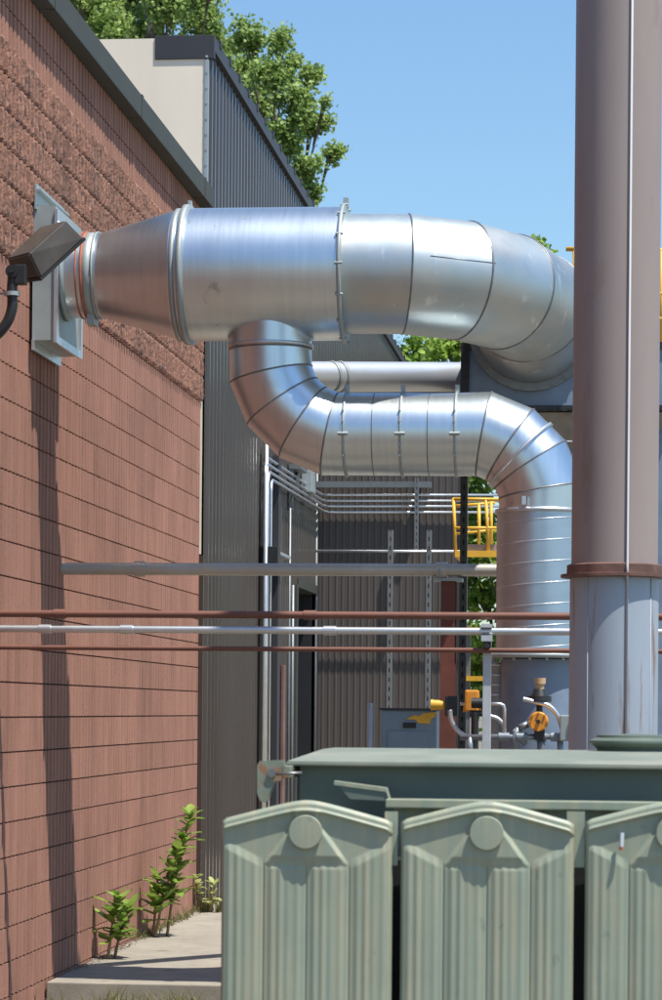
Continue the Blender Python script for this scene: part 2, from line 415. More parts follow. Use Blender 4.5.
box(bm, (XW - 0.30, Y0 - .05, zk(29)), (CX, YC + 0.01, zk(29) + 0.165), 0.006)
yy = Y0 + 1
while yy < YC:
    box(bm, (XW - 0.31, yy, zk(29) - 0.003), (CX + 0.004, yy + 0.07, zk(29) + 0.169)); yy += 3.0
obj('coping', bm, M['coping'], bld)

# ============================================================ METAL BUILDING BEYOND
XM = -3.455
mb = thing('metal_building', 'tall dark ribbed metal clad building with cream end wall behind the block wall', 'building', (XM - 4, 34, -0.14))
ZT = wz(200, 42, YC)
def ribbed_sheet(bm, y0, y1, z0, z1, X, pitch=0.2, dep=0.025, minor=True):
    pr = []; y = y0
    while y < y1 - pitch:
        pr += [(y, 0), (y + pitch * .50, 0), (y + pitch * .58, dep), (y + pitch * .80, dep), (y + pitch * .88, 0)]
        if minor: pr[-5:-5] = []
        y += pitch
    pr.append((y1, 0))
    a = [bm.verts.new((X + d, yy_, z0)) for yy_, d in pr]; b = [bm.verts.new((X + d, yy_, z1)) for yy_, d in pr]
    for i in range(len(pr) - 1): bm.faces.new((a[i], a[i + 1], b[i + 1], b[i]))
D0, D1 = 29.15, 31.05
ZD = wz(294, 587, D0)
bm = BM()
ribbed_sheet(bm, YC + 0.02, D0, -0.14, ZT, XM); ribbed_sheet(bm, D0, D1, ZD, ZT, XM); ribbed_sheet(bm, D1, 49, -0.14, ZT, XM)
obj('side_wall', bm, M['dark_clad'], mb)
bm = BM(); box(bm, (-16, YC + 0.05, -0.14), (XM - 0.62, 49, ZT - 0.02)); box(bm, (XM - .62, YC + .05, ZD + .1), (XM - 0.03, 49, ZT - 0.02))
box(bm, (XM - .62, D1, -0.14), (XM - .03, 49, ZD + .1)); box(bm, (XM - .62, YC + .05, -0.14), (XM - .03, D0, ZD + .1))
obj('core_wall', bm, M['black'], mb)
bm = BM(); box(bm, (-16, YC + 0.014, 3.0), (XM - 0.02, YC + 0.05, ZT + 0.04)); obj('cream_end_wall', bm, M['cream'], mb)
bm = BM(); box(bm, (XM - 0.06, YC + 0.013, -.14), (XM + .004, YC + 0.048, 2.99)); obj('corner_post', bm, M['dark_clad'], mb)
bm = BM(); box(bm, (XM - 0.02, YC + 0.0, zk(30)), (XM + 0.012, YC + 0.05, ZT - .145), 0.004)
for i in range(9): cyl(bm, (XM - 0.004, YC - 0.004, 6.15 + i * .13), (XM - 0.004, YC + .004, 6.15 + i * .13), 0.012, n=8)
obj('corner_trim', bm, M['galv_dull'], mb)
bm = BM()
box(bm, (wx(155, 40, YC), YC - 0.0, ZT - 0.14), (XM + 0.06, YC + 0.06, ZT + 0.06), 0.004)
box(bm, (XM - 0.10, YC + 0.06, ZT - 0.07), (XM + 0.06, 49.0, ZT + 0.05))
yy = YC + .3
while yy < 49:
    box(bm, (XM - 0.02, yy, ZT + 0.02), (XM + 0.07, yy + 0.07, ZT + 0.085)); yy += 0.6
obj('fascia', bm, M['fascia_dark'], mb)
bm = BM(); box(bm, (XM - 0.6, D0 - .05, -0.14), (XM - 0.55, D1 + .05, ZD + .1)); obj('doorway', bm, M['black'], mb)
bm = BM(); box(bm, (XM - 0.3, D0 - 0.14, -0.14), (XM + 0.035, D0, ZD + 0.03)); box(bm, (XM - 0.3, D0, ZD), (XM + 0.035, D1, ZD + 0.1))
obj('door_frame', bm, M['coping'], mb)

ANY = 31.2; AX1 = wx(462, 600, ANY); AZ = wz(400, 386, ANY)
ax = thing('metal_annex', 'low brown ribbed metal annex facing the camera behind the conduits', 'building', ((XM + AX1) / 2, ANY + .6, -0.14))
bm = BM(); pr = []; x = XM + .03; pt = 0.075
while x < AX1 - pt:
    pr += [(x, 0), (x + pt * .52, 0), (x + pt * .6, -0.006), (x + pt * .82, -0.006), (x + pt * .9, 0)]; x += pt
pr.append((AX1, 0))
a = [bm.verts.new((x, ANY + d, -0.14)) for x, d in pr]; b = [bm.verts.new((x, ANY + d, AZ)) for x, d in pr]
for i in range(len(pr) - 1): bm.faces.new((a[i], a[i + 1], b[i + 1], b[i]))
obj('front_wall', bm, M['dark_clad2'], ax)
bm = BM(); box(bm, (XM + .03, ANY + 0.01, -0.14), (AX1 - .005, ANY + 1.2, AZ - .02)); obj('side_wall', bm, M['dark_clad2'], ax)
bm = BM(); box(bm, (XM + .03, ANY - 0.05, AZ - .08), (AX1 + .03, ANY + 1.25, AZ + .05)); obj('roof_edge', bm, M['fascia_dark'], ax)
bm = BM(); box(bm, (AX1 - 0.002, ANY - 0.03, -0.14), (AX1 + 0.03, ANY + 0.06, AZ - .08)); obj('corner_trim', bm, M['fascia_dark'], ax)

# ============================================================ MAIN EXHAUST DUCT
YD = 16.12
SD = F / YD
y0b = atx(32, 340, XW + .02).y; BX = at(54.5, 340, y0b).x; y1b = atx(80, 340, BX).y
bz0, bz1 = at(52, 340, y0b).z, at(52, 206, y0b).z
zc = wz(200, 275, YD)
wb = thing('wall_box', 'grey sheet metal box on the block wall where the big duct enters', 'duct box', (XW, YD, bz0))
bm = BM()
vs = [(XW + .02, y0b, bz0), (BX, y0b, bz0), (BX, y0b, bz1), (XW + .02, y0b, bz1 + .012)]
f0 = [bm.verts.new(v) for v in vs]; f1 = [bm.verts.new((v[0], y1b, v[2])) for v in vs]
bm.faces.new(f0); bm.faces.new(f1[::-1]); skin(bm, f0, f1, False)
obj('housing', bm, M['galv_dull'], wb)
bm = BM()
box(bm, (BX - 0.004, y0b - .014, bz0 - .015), (BX + 0.014, y0b + .03, bz1 - .02)); box(bm, (BX - .004, y1b - .03, bz0 - .015), (BX + .014, y1b + .014, bz1 - .02))
box(bm, (BX - 0.003, y0b + .03, bz0 - .016), (BX + 0.012, y1b - .03, bz0 + .03)); box(bm, (XW + .021, y0b - .02, bz0 - .06), (XW + .036, y1b + .01, bz0 - .001))
cyl(bm, (BX + .012, y0b + .006, bz1 - .1), (BX + .026, y0b + .006, bz1 - .1), .012, n=8)
obj('flange_trim', bm, M['conduit'], wb)
bm = BM()
box(bm, (XW + .034, y0b - .03, bz1 - .02), (XW + .045, y1b + .03, bz1 + .13)); box(bm, (XW + .046, y0b - .03, bz1 + .085), (XW + .075, y1b + .03, bz1 + .097)); obj('flashing', bm, M['galv_dull'], wb)

md = thing('exhaust_duct', 'largest galvanised round duct running horizontally from the block wall, with wide drum', 'duct', (wx(270, 275, YD), YD, zc))
def dx(px): return wx(px, 275, YD)
AX = Vector((1, 0, 0))
def dp(px): return Vector((dx(px), YD, zc))
rN, rDm, rE = 42.5 / SD, 66.5 / SD, 59.5 / SD
bm = BM(); cyl(bm, (BX, YD, zc), dp(105), rN, n=72, caps=False); obj('neck', bm, M['galv'], md)
bm = BM(); band(bm, dp(93), AX, rN, .075, .006, 72); band(bm, dp(99), AX, rN + .004, .014, .007, 72)
band(bm, Vector((BX + .02, YD, zc)), AX, rN, .03, .02, 72)
box(bm, (dx(90), YD - .09, zc - rN - .05), (dx(97), YD + .05, zc - rN + .02)); obj('clamp_collar', bm, M['galv_dull'], md)
bm = BM(); band(bm, dp(88.5), AX, rN + .004, .014, .008, 72); band(bm, dp(83), AX, rN, .008, .006, 72); obj('sealant_ring', bm, M['seal'], md)
bm = BM(); cyl(bm, dp(103), dp(178), rN + .002, rDm - .01, n=96, caps=False); obj('reducer_cone', bm, M['galv'], md)
bm = BM(); cyl(bm, dp(177), dp(190), rDm - .01, rDm - .004, n=96, caps=False); cyl(bm, dp(190), dp(343), rDm, n=96, caps=True)
obj('drum', bm, M['galv'], md)
bm = BM(); band(bm, dp(181), AX, rDm - .012, .03, .012, 96); obj('ring_band', bm, M['galv_dull'], md)
bm = BM(); band(bm, dp(189), AX, rDm - .005, .035, .028, 96); box(bm, (dx(188), YD - .03, zc + rDm), (dx(191), YD + .03, zc + rDm + .05)); obj('flange', bm, M['galv_dull'], md)
bm = BM(); band(bm, dp(345), AX, rE - .01, .022, rDm - rE + .028, 96)
for k in range(14):
    a_ = k / 14 * 2 * math.pi; p = Vector((0, math.cos(a_), math.sin(a_))) * (rDm + .012)
    cyl(bm, dp(345) + p - AX * .022, dp(345) + p + AX * .024, .008, n=8)
box(bm, (dx(343), YD - .03, zc + rDm), (dx(348), YD + .03, zc + rDm + .055))
obj('flange', bm, M['galv_dull'], md)
# elbow turning away from the camera into the housing
REL = 0.90
xa = dx(354) + .13; pts = [dp(346), dp(384)]
pts = [dp(346)]
for k in range(1, 5):
    tt = (k - .5) / 4 * math.pi / 2
    rr_ = REL / math.cos(math.pi / 16)
    pts.append(Vector((xa + math.sin(tt) * rr_, YD + REL - math.cos(tt) * rr_, zc - 0.006 * k * k)))
pts.append(Vector((xa + REL, YD + REL + .22, zc - .18)))
bm = BM(); sm = BM()
pts2 = pts
gored(bm, sm, pts2, rE, 96, .006); obj('elbow', bm, M['galv2'], md)
# lap seam along the top of the straight sheet
tt_ = (pts2[2] - pts2[1]).normalized(); nn_ = Vector((tt_.y, -tt_.x, 0)).normalized()
off_ = nn_ * rE * math.cos(.17) + Vector((0, 0, 1)) * rE * math.sin(.17)
p0 = pts2[1] + off_ + tt_ * .07 - tt_ * .03; p1 = pts2[2] + off_ + tt_ * .09
tube(sm, [p0, p1], .0028, 6)
obj('seam', sm, M['seam'], md)

# ============================================================ BRANCH DUCT
bd = thing('branch_duct', 'narrower segmented galvanised duct dropping from the drum and turning down again', 'duct', (wx(541, 655, YD), YD, wz(541, 655, YD)))
rB = 41.5 / SD
def bp_(px, py): return at(px, py, YD)
seq = [bp_(271, 312), bp_(270.5, 350)]
# left elbow, centre (345,360), R 74
def arc(cx, cy, Rr, a0, a1, n_):
    out = []; da = (a1 - a0) / n_; rr_ = Rr / math.cos(abs(da) / 2)
    for k in range(n_):
        a_ = R(a0 + da * (k + .5)) if False else math.radians(a0) + math.radians(da) * (k + .5)
        out.append(bp_(cx + math.cos(a_) * Rr / math.cos(math.radians(abs(da)) / 2), cy + math.sin(a_) * Rr / math.cos(math.radians(abs(da)) / 2)))
    return out
el1 = arc(345, 360, 74, 180, 90, 4)
el2 = arc(470, 505.5, 71.5, -90, 0, 4)
seq2 = seq + el1 + [bp_(347, 434.2)]
bm = BM(); sm = BM()
gored(bm, sm, seq2, rB, 72, .006)
strt = [bp_(347, 434.2), bp_(375, 434.3), bp_(403, 434.4), bp_(430, 434.6), bp_(457, 434.7)]
gored(bm, sm, strt, rB - .001, 72, .0035)
gored(bm, sm, [bp_(457, 434.7)] + el2 + [bp_(540.5, 513)], rB + .001, 72, .006)
M['galv3'] = mat('galvanised_spiral', (0.50, 0.59, 0.66), 0.42, 1.0, 0.06, 4, (1, 1, 3), rvar=0.02, bump=.2, bscale=3, bdet=1)
obj('elbow_run', bm, M['galv'], bd); obj('seam', sm, M['seam'], bd)
bm = BM()
p, q = bp_(540.5, 513), bp_(539.5, 656)
cyl(bm, p, q, rB + .012, n=72, caps=False); obj('riser', bm, M['galv3'], bd)
sm = BM(); hp = []; turns = (p - q).length / (21.0 / SD); NN = int(turns * 40)
for k in range(NN + 1):
    t_ = k / NN; a_ = -t_ * turns * 2 * math.pi + 1.0; c = p.lerp(q, t_)
    hp.append(c + Vector((math.cos(a_), math.sin(a_), 0)) * (rB + .012))
tube(sm, hp, .003, 6); obj('spiral_seam', sm, M['conduit'], bd)
for px_ in (347, 403, 457):
    bm = BM()
    c = bp_(px_, 434.5); band(bm, c, AX, rB, .014, .009, 72)
    for zz in (rB + .012,):
        box(bm, (c.x - .012, YD - .03, c.z + zz - .01), (c.x + .012, YD + .01, c.z + zz + .035), .003)
    cyl(bm, (c.x - .03, YD - rB - .012, c.z - .02), (c.x + .03, YD - rB - .012, c.z - .02), .011, n=8)
    for k_ in range(5): cyl(bm, (c.x - .004, YD - rB * math.cos(.5 - k_ * .28) - .02, c.z + rB * math.sin(.5 - k_ * .28)), (c.x - .004, YD - rB * math.cos(.5 - k_ * .28), c.z + rB * math.sin(.5 - k_ * .28)), .008, n=6)
    obj('clamp_band', bm, M['galv_dull'], bd)
bm = BM(); band(bm, bp_(270.6, 347), Vector((0, 0, 1)), rB, .02, .012, 72); obj('ring_band', bm, M['conduit'], bd)
bm = BM(); band(bm, bp_(540.5, 512), Vector((0, 0, 1)), rB + .005, .022, .018, 72)
box(bm, (bp_(528, 0).x, YD - rB - .03, bp_(528, 508).z), (bp_(532, 0).x, YD - rB, bp_(528, 508).z + .05)); obj('ring_band', bm, M['conduit'], bd)
bm = BM(); cen = (el2[1] + el2[2]) / 2; band(bm, cen, el2[2] - el2[1], rB, .02, .016, 72); obj('clamp_band', bm, M['conduit'], bd)
bm = BM(); c = bp_(539.5, 656); band(bm, c, Vector((0, 0, 1)), .1, .03, rB - .1 + .06, 72)
for k in range(18):
    a_ = k / 18 * 2 * math.pi; pp = c + Vector((math.cos(a_), math.sin(a_), 0)) * (rB + .04); cyl(bm, pp - Vector((0, 0, .03)), pp + Vector((0, 0, .03)), .01, n=6)
obj('base_flange', bm, M['galv_dull'], bd)

# blue drum (fan inlet) below the riser
zb = bp_(540, 657).z - .016
fd = thing('fan_drum', 'blue-grey painted steel drum standing under the riser of the branch duct', 'fan drum', (bp_(540, 657).x, YD, -0.14))
bm = BM(); c = bp_(540, 700); cyl(bm, (c.x, YD, -0.14), (c.x, YD, zb), .232, n=64); obj('shell', bm, M['bluegrey'], fd)
bm = BM(); c2 = bp_(497, 668)
cyl(bm, (c2.x, YD + .25, -.14), (c2.x, YD + .25, zb - .01), .085, n=32)
obj('side_tube', bm, M['galv_dull'], fd)
bm = BM()
for k in range(4): band(bm, (c2.x, YD + .25, zb - .03 - k * .06), (0, 0, 1), .085, .012, .01, 32)
obj('tube_band', bm, M['conduit'], fd)

# pale cross-over pipe
pp = thing('crossover_pipe', 'pale smooth small duct between the two big ducts, ending at the blue-grey housing', 'duct', (wx(380, 377, 17.0), 17.0, wz(380, 377, 17.0)))
pa = at(268, 377, 16.62); pb = at(466, 377, 17.95)
bm = BM(); cyl(bm, pa, pb, 15.2 / 156, n=48, caps=False); obj('pipe', bm, mat('pale_pipe', (0.60, 0.62, 0.63), 0.42, 0.7, .05, 4), pp)
bm = BM(); tdir = (pb - pa).normalized()
for t_ in (.30, .34): band(bm, pa.lerp(pb, t_), tdir, 15.2 / 156, .02, .006, 48)
obj('joint_band', bm, M['galv_dull'], pp)

# ============================================================ BLUE-GREY HOUSING
YH = YD + REL + .2
hs = thing('collector_housing', 'blue-grey bolted steel collector housing that the big elbow plugs into', 'dust collector', (wx(560, 400, YH), YH + .6, -0.14))
hx0 = wx(463, 400, YH); hx1 = wx(672, 400, YH); hz1 = wz(480, 345, YH); hz0 = wz(500, 409, YH)
bm = BM(); box(bm, (hx0, YH, hz0), (hx1, YH + 1.2, hz1), .008); obj('body', bm, M['bluegrey'], hs)
bm = BM()
box(bm, (hx0 - .03, YH - .025, hz0 - .015), (hx1 + .03, YH + 1.23, hz0 + .02)); box(bm, (hx0 - .02, YH - .02, hz1 - .03), (hx1 + .02, YH + 1.22, hz1 + .012))
box(bm, (hx0 - .015, YH - .02, hz0 + .022), (hx0 + .04, YH + .02, hz1 - .032))
x = hx0
while x < hx1:
    cyl(bm, (x, YH - .045, hz0 + .002), (x, YH - .02, hz0 + .002), .013, n=6); x += .062
for k in range(7): cyl(bm, (hx0 + .012, YH - .035, hz0 + .04 + k * .055), (hx0 + .012, YH - .018, hz0 + .04 + k * .055), .011, n=6)
obj('bolted_flange', bm, M['blackplastic'], hs)
bm = BM(); ec = pts2[-1]; edir = (pts2[-1] - pts2[-2]).normalized()
band(bm, (ec.x, YH - .016, ec.z), (0, 1, 0), rE - .03, .03, .075, 72)
for k in range(26):
    a_ = k / 26 * 2 * math.pi; q_ = Vector((ec.x + math.cos(a_) * (rE + .03), YH - .03, ec.z + math.sin(a_) * (rE + .03)))
    cyl(bm, q_ - Vector((0, .018, 0)), q_, .010, n=6)
obj('inlet_ring', bm, mat('housing_ring', (0.20, 0.21, 0.21), .45, .3, .12, 6), hs)
bm = BM(); hz2 = hz0 - .55
a = [bm.verts.new(v) for v in ((hx0 + .28, YH + .03, hz0 - .02), (hx1 - .01, YH + .03, hz0 - .02), (hx1 - .01, YH + 1.1, hz0 - .02), (hx0 + .28, YH + 1.1, hz0 - .02))]
b = [bm.verts.new(v) for v in ((hx0 + .62, YH + .35, hz2), (hx1 - .35, YH + .35, hz2), (hx1 - .35, YH + .8, hz2), (hx0 + .62, YH + .8, hz2))]
skin(bm, a, b, False); cap(bm, b, True); obj('hopper', bm, M['tan_cover'], hs)
bm = BM()
for (x, y) in ((hx0 + .72, YH + .2), (hx1 - .05, YH + .2), (hx0 + .72, YH + 1.0), (hx1 - .05, YH + 1.0)):
    box(bm, (x - .04, y - .04, -0.14), (x + .04, y + .04, hz0 - .02))
obj('leg', bm, M['bluegrey'], hs)
bm = BM(); tube(bm, [Vector((hx0 + .3 + .8 * t_, YH - .06, hz0 - .10 - .12 * math.sin(t_ * math.pi))) for t_ in np.linspace(0, 1, 12)], .012, 8)
obj('cable', bm, M['seam'], hs)

# ============================================================ BROWN STACK
YS = 13.5; SS = F / YS
stx = wx(613.3, 700, YS)
st = thing('stack', 'tall brown painted steel chimney stack with blue-grey lower section on the right', 'chimney', (stx, YS, -0.14))
zr = wz(614, 572, YS)
rU = 42.8 / SS; rL = 44.0 / SS
bm = BM(); cyl(bm, (stx, YS, zr), (stx, YS, 8.2), rU, n=96); obj('upper_shell', bm, M['stack_brown'], st)
bm = BM(); lathe(bm, (stx, YS, zr), [(rL - .01, -.035), (rU + .052, -.03), (rU + .052, -.015), (rU + .022, -.012), (rU + .022, .030), (rU + .012, .036), (rU - .01, .036)], 96)
obj('rim', bm, M['stack_rim'], st)
bm = BM(); cyl(bm, (stx, YS, -0.14), (stx, YS, zr - .03), rL, n=96); obj('lower_shell', bm, M['stack_blue'], st)
bm = BM()
cx_ = wx(627.5, 560, YS - rU); th = math.asin((cx_ - stx) / (rU + .012))
yc_ = YS - math.cos(th) * (rU + .008)
tube(bm, [(cx_, yc_, 8.1), (cx_, yc_, zr + .05), (cx_, yc_ - .035, zr + .02), (cx_, yc_ - .035, zr - .03), (cx_, yc_ - .003, zr - .06), (cx_, yc_ - .003, .1)], .0062, 8)
obj('cable', bm, mat('grey_cable', (.42, .42, .43), .6, 0, .05), st)

for ang in (-.62, .30, .95):
    bm = BM(); px_w = stx + math.sin(ang) * (rL + .0005); py_w = YS - math.cos(ang) * (rL + .0005)
    tube(bm, [(px_w, py_w, 0), (px_w + .002, py_w, 1.2), (px_w, py_w, zr - .04)], .0022, 6); obj('weld_seam', bm, M['stack_blue'], st)
# ============================================================ CROSS PIPES
def hpipe(name, px0, px1, py, Y, thick, m, label, cat, x0=None, couplings=(), group=None, cm=None):
    z = wz((px0 + px1) / 2, py, Y); xa_ = x0 if x0 is not None else wx(px0, py, Y); xb_ = wx(px1, py, Y)
    t = thing(name, label, cat, (xa_, Y, z), group); r_ = thick / 2 * Y / F
    b_ = BM(); cyl(b_, (xa_, Y, z), (xb_, Y, z), r_, n=24); obj('pipe', b_, m, t)
    if couplings:
        for c_ in couplings:
            b_ = BM(); x_ = wx(c_, py, Y); cyl(b_, (x_ - .035, Y, z), (x_ + .035, Y, z), r_ * 1.28, n=24); obj('coupling', b_, cm or m, t)
    return t, z, r_
YP = atx(62, 570, XW).y
_, zA, rA = hpipe('steel_pipe', 60, 497, 569.5, YP, 12.5, M['old_pipe'], 'thickest weathered horizontal pipe, running from the block wall to the top of the red column', 'pipe', XW + .0, (140, 442))
YQ = 15.0
hpipe('primer_pipe', 0, 700, 615.3, YQ, 7.5, M['rust_pipe'], 'upper red-brown pipe of the pair either side of the bright conduit', 'pipe', XW, (60, 310))
_, zC, rC = hpipe('conduit_run', 0, 700, 630.6, YQ, 7.5, M['conduit'], 'bright galvanised conduit running between two red-brown pipes across the view', 'conduit', XW, (45, 127, 330))
hpipe('primer_pipe', 0, 700, 649.5, YQ, 5.0, M['rust_pipe'], 'lower, thinnest red-brown pipe below the bright conduit', 'pipe', XW)
# post carrying the conduit
sp_ = thing('strut_post', 'pale square post with a clamp holding up the bright conduit', 'post', (wx(487, 640, YQ + .06), YQ + .06, -.14))
bm = BM(); x = wx(487, 690, YQ + .06); zt = wz(487, 627, YQ); box(bm, (x - .023, YQ + .03, -.14), (x + .023, YQ + .075, zt), .003); obj('post', bm, M['white_strut'], sp_)
bm = BM(); box(bm, (x - .03, YQ - .04, zC - .055), (x + .03, YQ + .03, zC - rC)); obj('lower_clamp', bm, M['white_strut'], sp_)
bm = BM(); box(bm, (x - .03, YQ - .05, zC + rC), (x + .03, YQ + .03, zC + .04)); obj('upper_clamp', bm, M['white_strut'], sp_)
bm = BM(); cyl(bm, (x, YQ - .06, zC - .08), (x, YQ + .02, zC - .08), .016, n=6); box(bm, (x - .022, YQ + .02, zC - .115), (x + .022, YQ + .028, zC - .06)); obj('bolt', bm, M['blackplastic'], sp_)
# red column (H section)
YR = YP + .05
rc = thing('steel_column', 'dark red steel H column under the end of the thick pipe', 'column', (wx(448, 640, YR), YR, -.14))
x = wx(448, 640, YR); zt = zA - rA - .03; bm = BM()
box(bm, (x - .044, YR - .05, -.14), (x + .044, YR - .042, zt)); box(bm, (x - .050, YR + .042, -.14), (x + .050, YR + .05, zt)); box(bm, (x - .004, YR - .042, -.14), (x + .004, YR + .042, zt))
obj('shaft', bm, M['red_steel'], rc)
bm = BM(); box(bm, (x - .09, YR - .07, zt), (x + .09, YR + .08, zt + .02)); tube(bm, [(x - .05, YP - rA - .01, zt + .02), (x - .05, YP - rA - .01, zA), (x - .05, YP, zA + rA + .01), (x - .05, YP + rA + .01, zA), (x - .05, YP + rA + .01, zt + .02)], .008, 6)
obj('head_plate', bm, M['galv_dull'], rc)

# ============================================================ SLOTTED STRUTS, CONDUITS ON THE METAL WALLS
def slotted(px, py0, py1, Y, wpx, label, m=M['strut'], group='slotted steel struts'):
    x = wx(px, (py0 + py1) / 2, Y); z1 = wz(px, py0, Y); z0 = -.14 if py1 > 738 else wz(px, py1, Y); hw = wpx / 2 * Y / F
    t = thing('slotted_strut', label, 'strut', (x, Y, z0), group)
    b_ = BM(); box(b_, (x - hw, Y, z0), (x - hw * .22, Y + .004, z1)); box(b_, (x + hw * .22, Y, z0), (x + hw, Y + .004, z1))
    box(b_, (x - hw, Y + .004, z0), (x - hw + .004, Y + .05, z1)); box(b_, (x + hw - .004, Y + .004, z0), (x + hw, Y + .05, z1))
    z = z0
    while z < z1 - .03: box(b_, (x - hw * .22, Y, z), (x + hw * .22, Y + .004, min(z + .04, z1))); z += .075
    obj('channel', b_, m, t); b_ = BM(); box(b_, (x - hw + .005, Y + .045, z0), (x + hw - .005, Y + .05, z1)); obj('back_web', b_, M['blackplastic'], t)
    return t
slotted(463.5, 342, 746, 18.3, 7, 'tall dark slotted strut rising right of the red column past the ducts', M['coping'])
slotted(389.5, 530, 746, 21.5, 5, 'pale slotted strut standing left of the pair in front of the brown annex')
slotted(428, 530, 746, 21.5, 5, 'pale slotted strut standing just left of the red column')
slotted(416.5, 478, 552, 30.9, 4, 'short slotted strut hanging across the four thin conduits')

# bundle of four conduits: along side wall, round the corner, along the annex
ends = [(265, 456, 495), (265, 462.5, 500.8), (268, 471, 506.3), (271, 479, 512.2)]
XL = XM + .07
ypre = ANY - .09
for i, (pxa, pya, pyb) in enumerate(ends):
    zc_ = wz(314, pyb, ypre); X_ = XL + .012 * i
    Yst = atx(pxa, 500, X_).y
    b_ = BM(); za = wz(316, pyb, ypre); pe = Vector((wx(462, 500, ypre), ypre, za))
    zst = atx(pxa, pya, X_).z
    path = [Vector((X_, Yst, -.14 if i in (0, 3) else .9)), Vector((X_, Yst, zst - .12)), Vector((X_, Yst + .035, zst - .03)), Vector((X_, Yst + .12, zst)), Vector((X_, ypre - .12, za + .0)), Vector((X_ + .035, ypre - .03, za)), Vector((X_ + .12, ypre, za)), Vector((pe.x + .6, ypre, za))]
    tube(b_, path, .014, 8)
    tag(obj('wall_conduit', b_, M['conduit']), ['topmost', 'second from top', 'third from top', 'lowest'][i] + ' of four thin conduits running round the dark metal walls', 'conduit', 'thin conduits on the metal walls')
def vbar(name, px, py0, py1, X, wdt, m, label, cat, Y=None):
    b_ = BM()
    if Y is None: p_ = atx(px, 650, X)
    else: p_ = at(px, 650, Y)
    z1 = wz(px, py0, p_.y); z0 = -.14 if py1 > 738 else wz(px, py1, p_.y)
    tube(b_, [(p_.x, p_.y, z0), (p_.x, p_.y, z1)], wdt, 10)
    return tag(obj(name, b_, m), label, cat)
vbar('riser_conduit', 265, 438, 746, XL + .01, .020, M['conduit'], 'thick vertical galvanised conduit at the left of the conduit group on the dark wall', 'conduit')
vbar('riser_conduit', 289, 508, 746, XL, .013, M['strut'], 'thin pale vertical conduit just left of the dark doorway', 'conduit')
vbar('riser_conduit', 315.5, 472, 746, 0, .015, M['strut'], 'grey vertical conduit in the corner of side wall and annex', 'conduit', ANY - .15)
b_ = BM(); p0 = at(290, 551, 30.9); p1 = at(462, 551, 30.9); tube(b_, [p0, (p1.x + .4, 30.9, p0.z)], .016, 8)
tag(obj('crossing_conduit', b_, M['conduit']), 'single thin level conduit crossing the annex below the four conduits', 'conduit')
b_ = BM(); p0 = at(316, 484, 31.0); p1 = at(415, 484, 31.0); box(b_, (p0.x, 31.0, p0.z - .04), (p1.x, 31.1, p0.z + .03))
tag(obj('strut_channel', b_, M['strut']), 'level metal channel fixed above the four thin conduits on the annex', 'channel')
b_ = BM(); p0 = at(419, 484, 30.95); p1 = at(431, 484, 30.95); box(b_, (p0.x, 30.95, p0.z - .04), (p1.x, 31.1, p0.z + .03)); box(b_, (p0.x, 31.1, p0.z - .04), (p0.x + .03, 31.18, p0.z + .03))
tag(obj('strut_bracket', b_, M['strut']), 'short metal bracket above the conduits beside the hanging slotted strut', 'bracket')
# dark downspout, junction boxes, bracket on the side wall
b_ = BM(); p_ = atx(275, 600, XM + .06); box(b_, (XM + .03, p_.y, -.14), (XM + .09, p_.y + .18, wz(275, 455, p_.y)))
tag(obj('downspout', b_, M['fascia_dark']), 'dark square downspout on the dark metal wall behind the vertical conduits', 'downspout')
jb = thing('junction_box', 'small dark box clamped on the vertical conduits of the metal wall', 'junction box', atx(266, 556, XM + .1))
p_ = atx(264, 556, XM + .03); b_ = BM(); box(b_, (XM + .03, p_.y - .25, p_.z - .12), (XM + .2, p_.y - .05, p_.z + .08), .006); obj('case', b_, M['blackplastic'], jb)
b_ = BM(); box(b_, (XM + .03, p_.y - .04, p_.z + .02), (XM + .18, p_.y + .95, p_.z + .05)); obj('bracket', b_, M['conduit'], jb)
br = thing('wall_bracket', 'triangular grey pipe bracket on the dark wall above the sloping conduits', 'bracket', atx(289, 490, XM + .05))
p_ = atx(289, 466, XM + .03); b_ = BM(); zz0 = atx(289, 510, XM + .03).z
box(b_, (XM + .03, p_.y, zz0), (XM + .07, p_.y + .08, p_.z + .02)); obj('upright', b_, M['strut'], br)
b_ = BM(); box(b_, (XM + .03, p_.y - .02, p_.z - .03), (XM + .16, p_.y + .55, p_.z + .02)); mitre_box_bar(b_, (XM + .06, p_.y + .5, p_.z - .02), (XM + .06, p_.y + .1, p_.z - .2), .03, .03); obj('arm', b_, M['strut'], br)
b_ = BM(); p_ = atx(303, 475, XM + .05); box(b_, (XM + .03, p_.y, wz(303, 492, p_.y)), (XM + .15, p_.y + .35, wz(303, 470, p_.y)), .01)
tag(obj('conduit_box', b_, M['galv_dull']), 'small grey box on the dark wall above the conduit bend', 'junction box')
bx_ = thing('red_board', 'narrow faded red board leaning by the dark metal wall left of the doorway', 'board', atx(283, 745, XM + .1))
b_ = BM(); p_ = atx(283, 665, XM + .05); box(b_, (XM + .03, p_.y, -.14), (XM + .06, p_.y + .16, p_.z), .004); tag(bx_, bx_['label'], 'board'); obj('panel', b_, mat('faded_red', (.17, .09, .08), .7, 0, .2, 5, col2=(.24, .18, .17), scale2=2), bx_)
vbar('frame_conduit', 292.5, 585, 746, XM + .06, .016, M['strut'], 'grey vertical conduit hugging the left edge of the dark doorway', 'conduit')

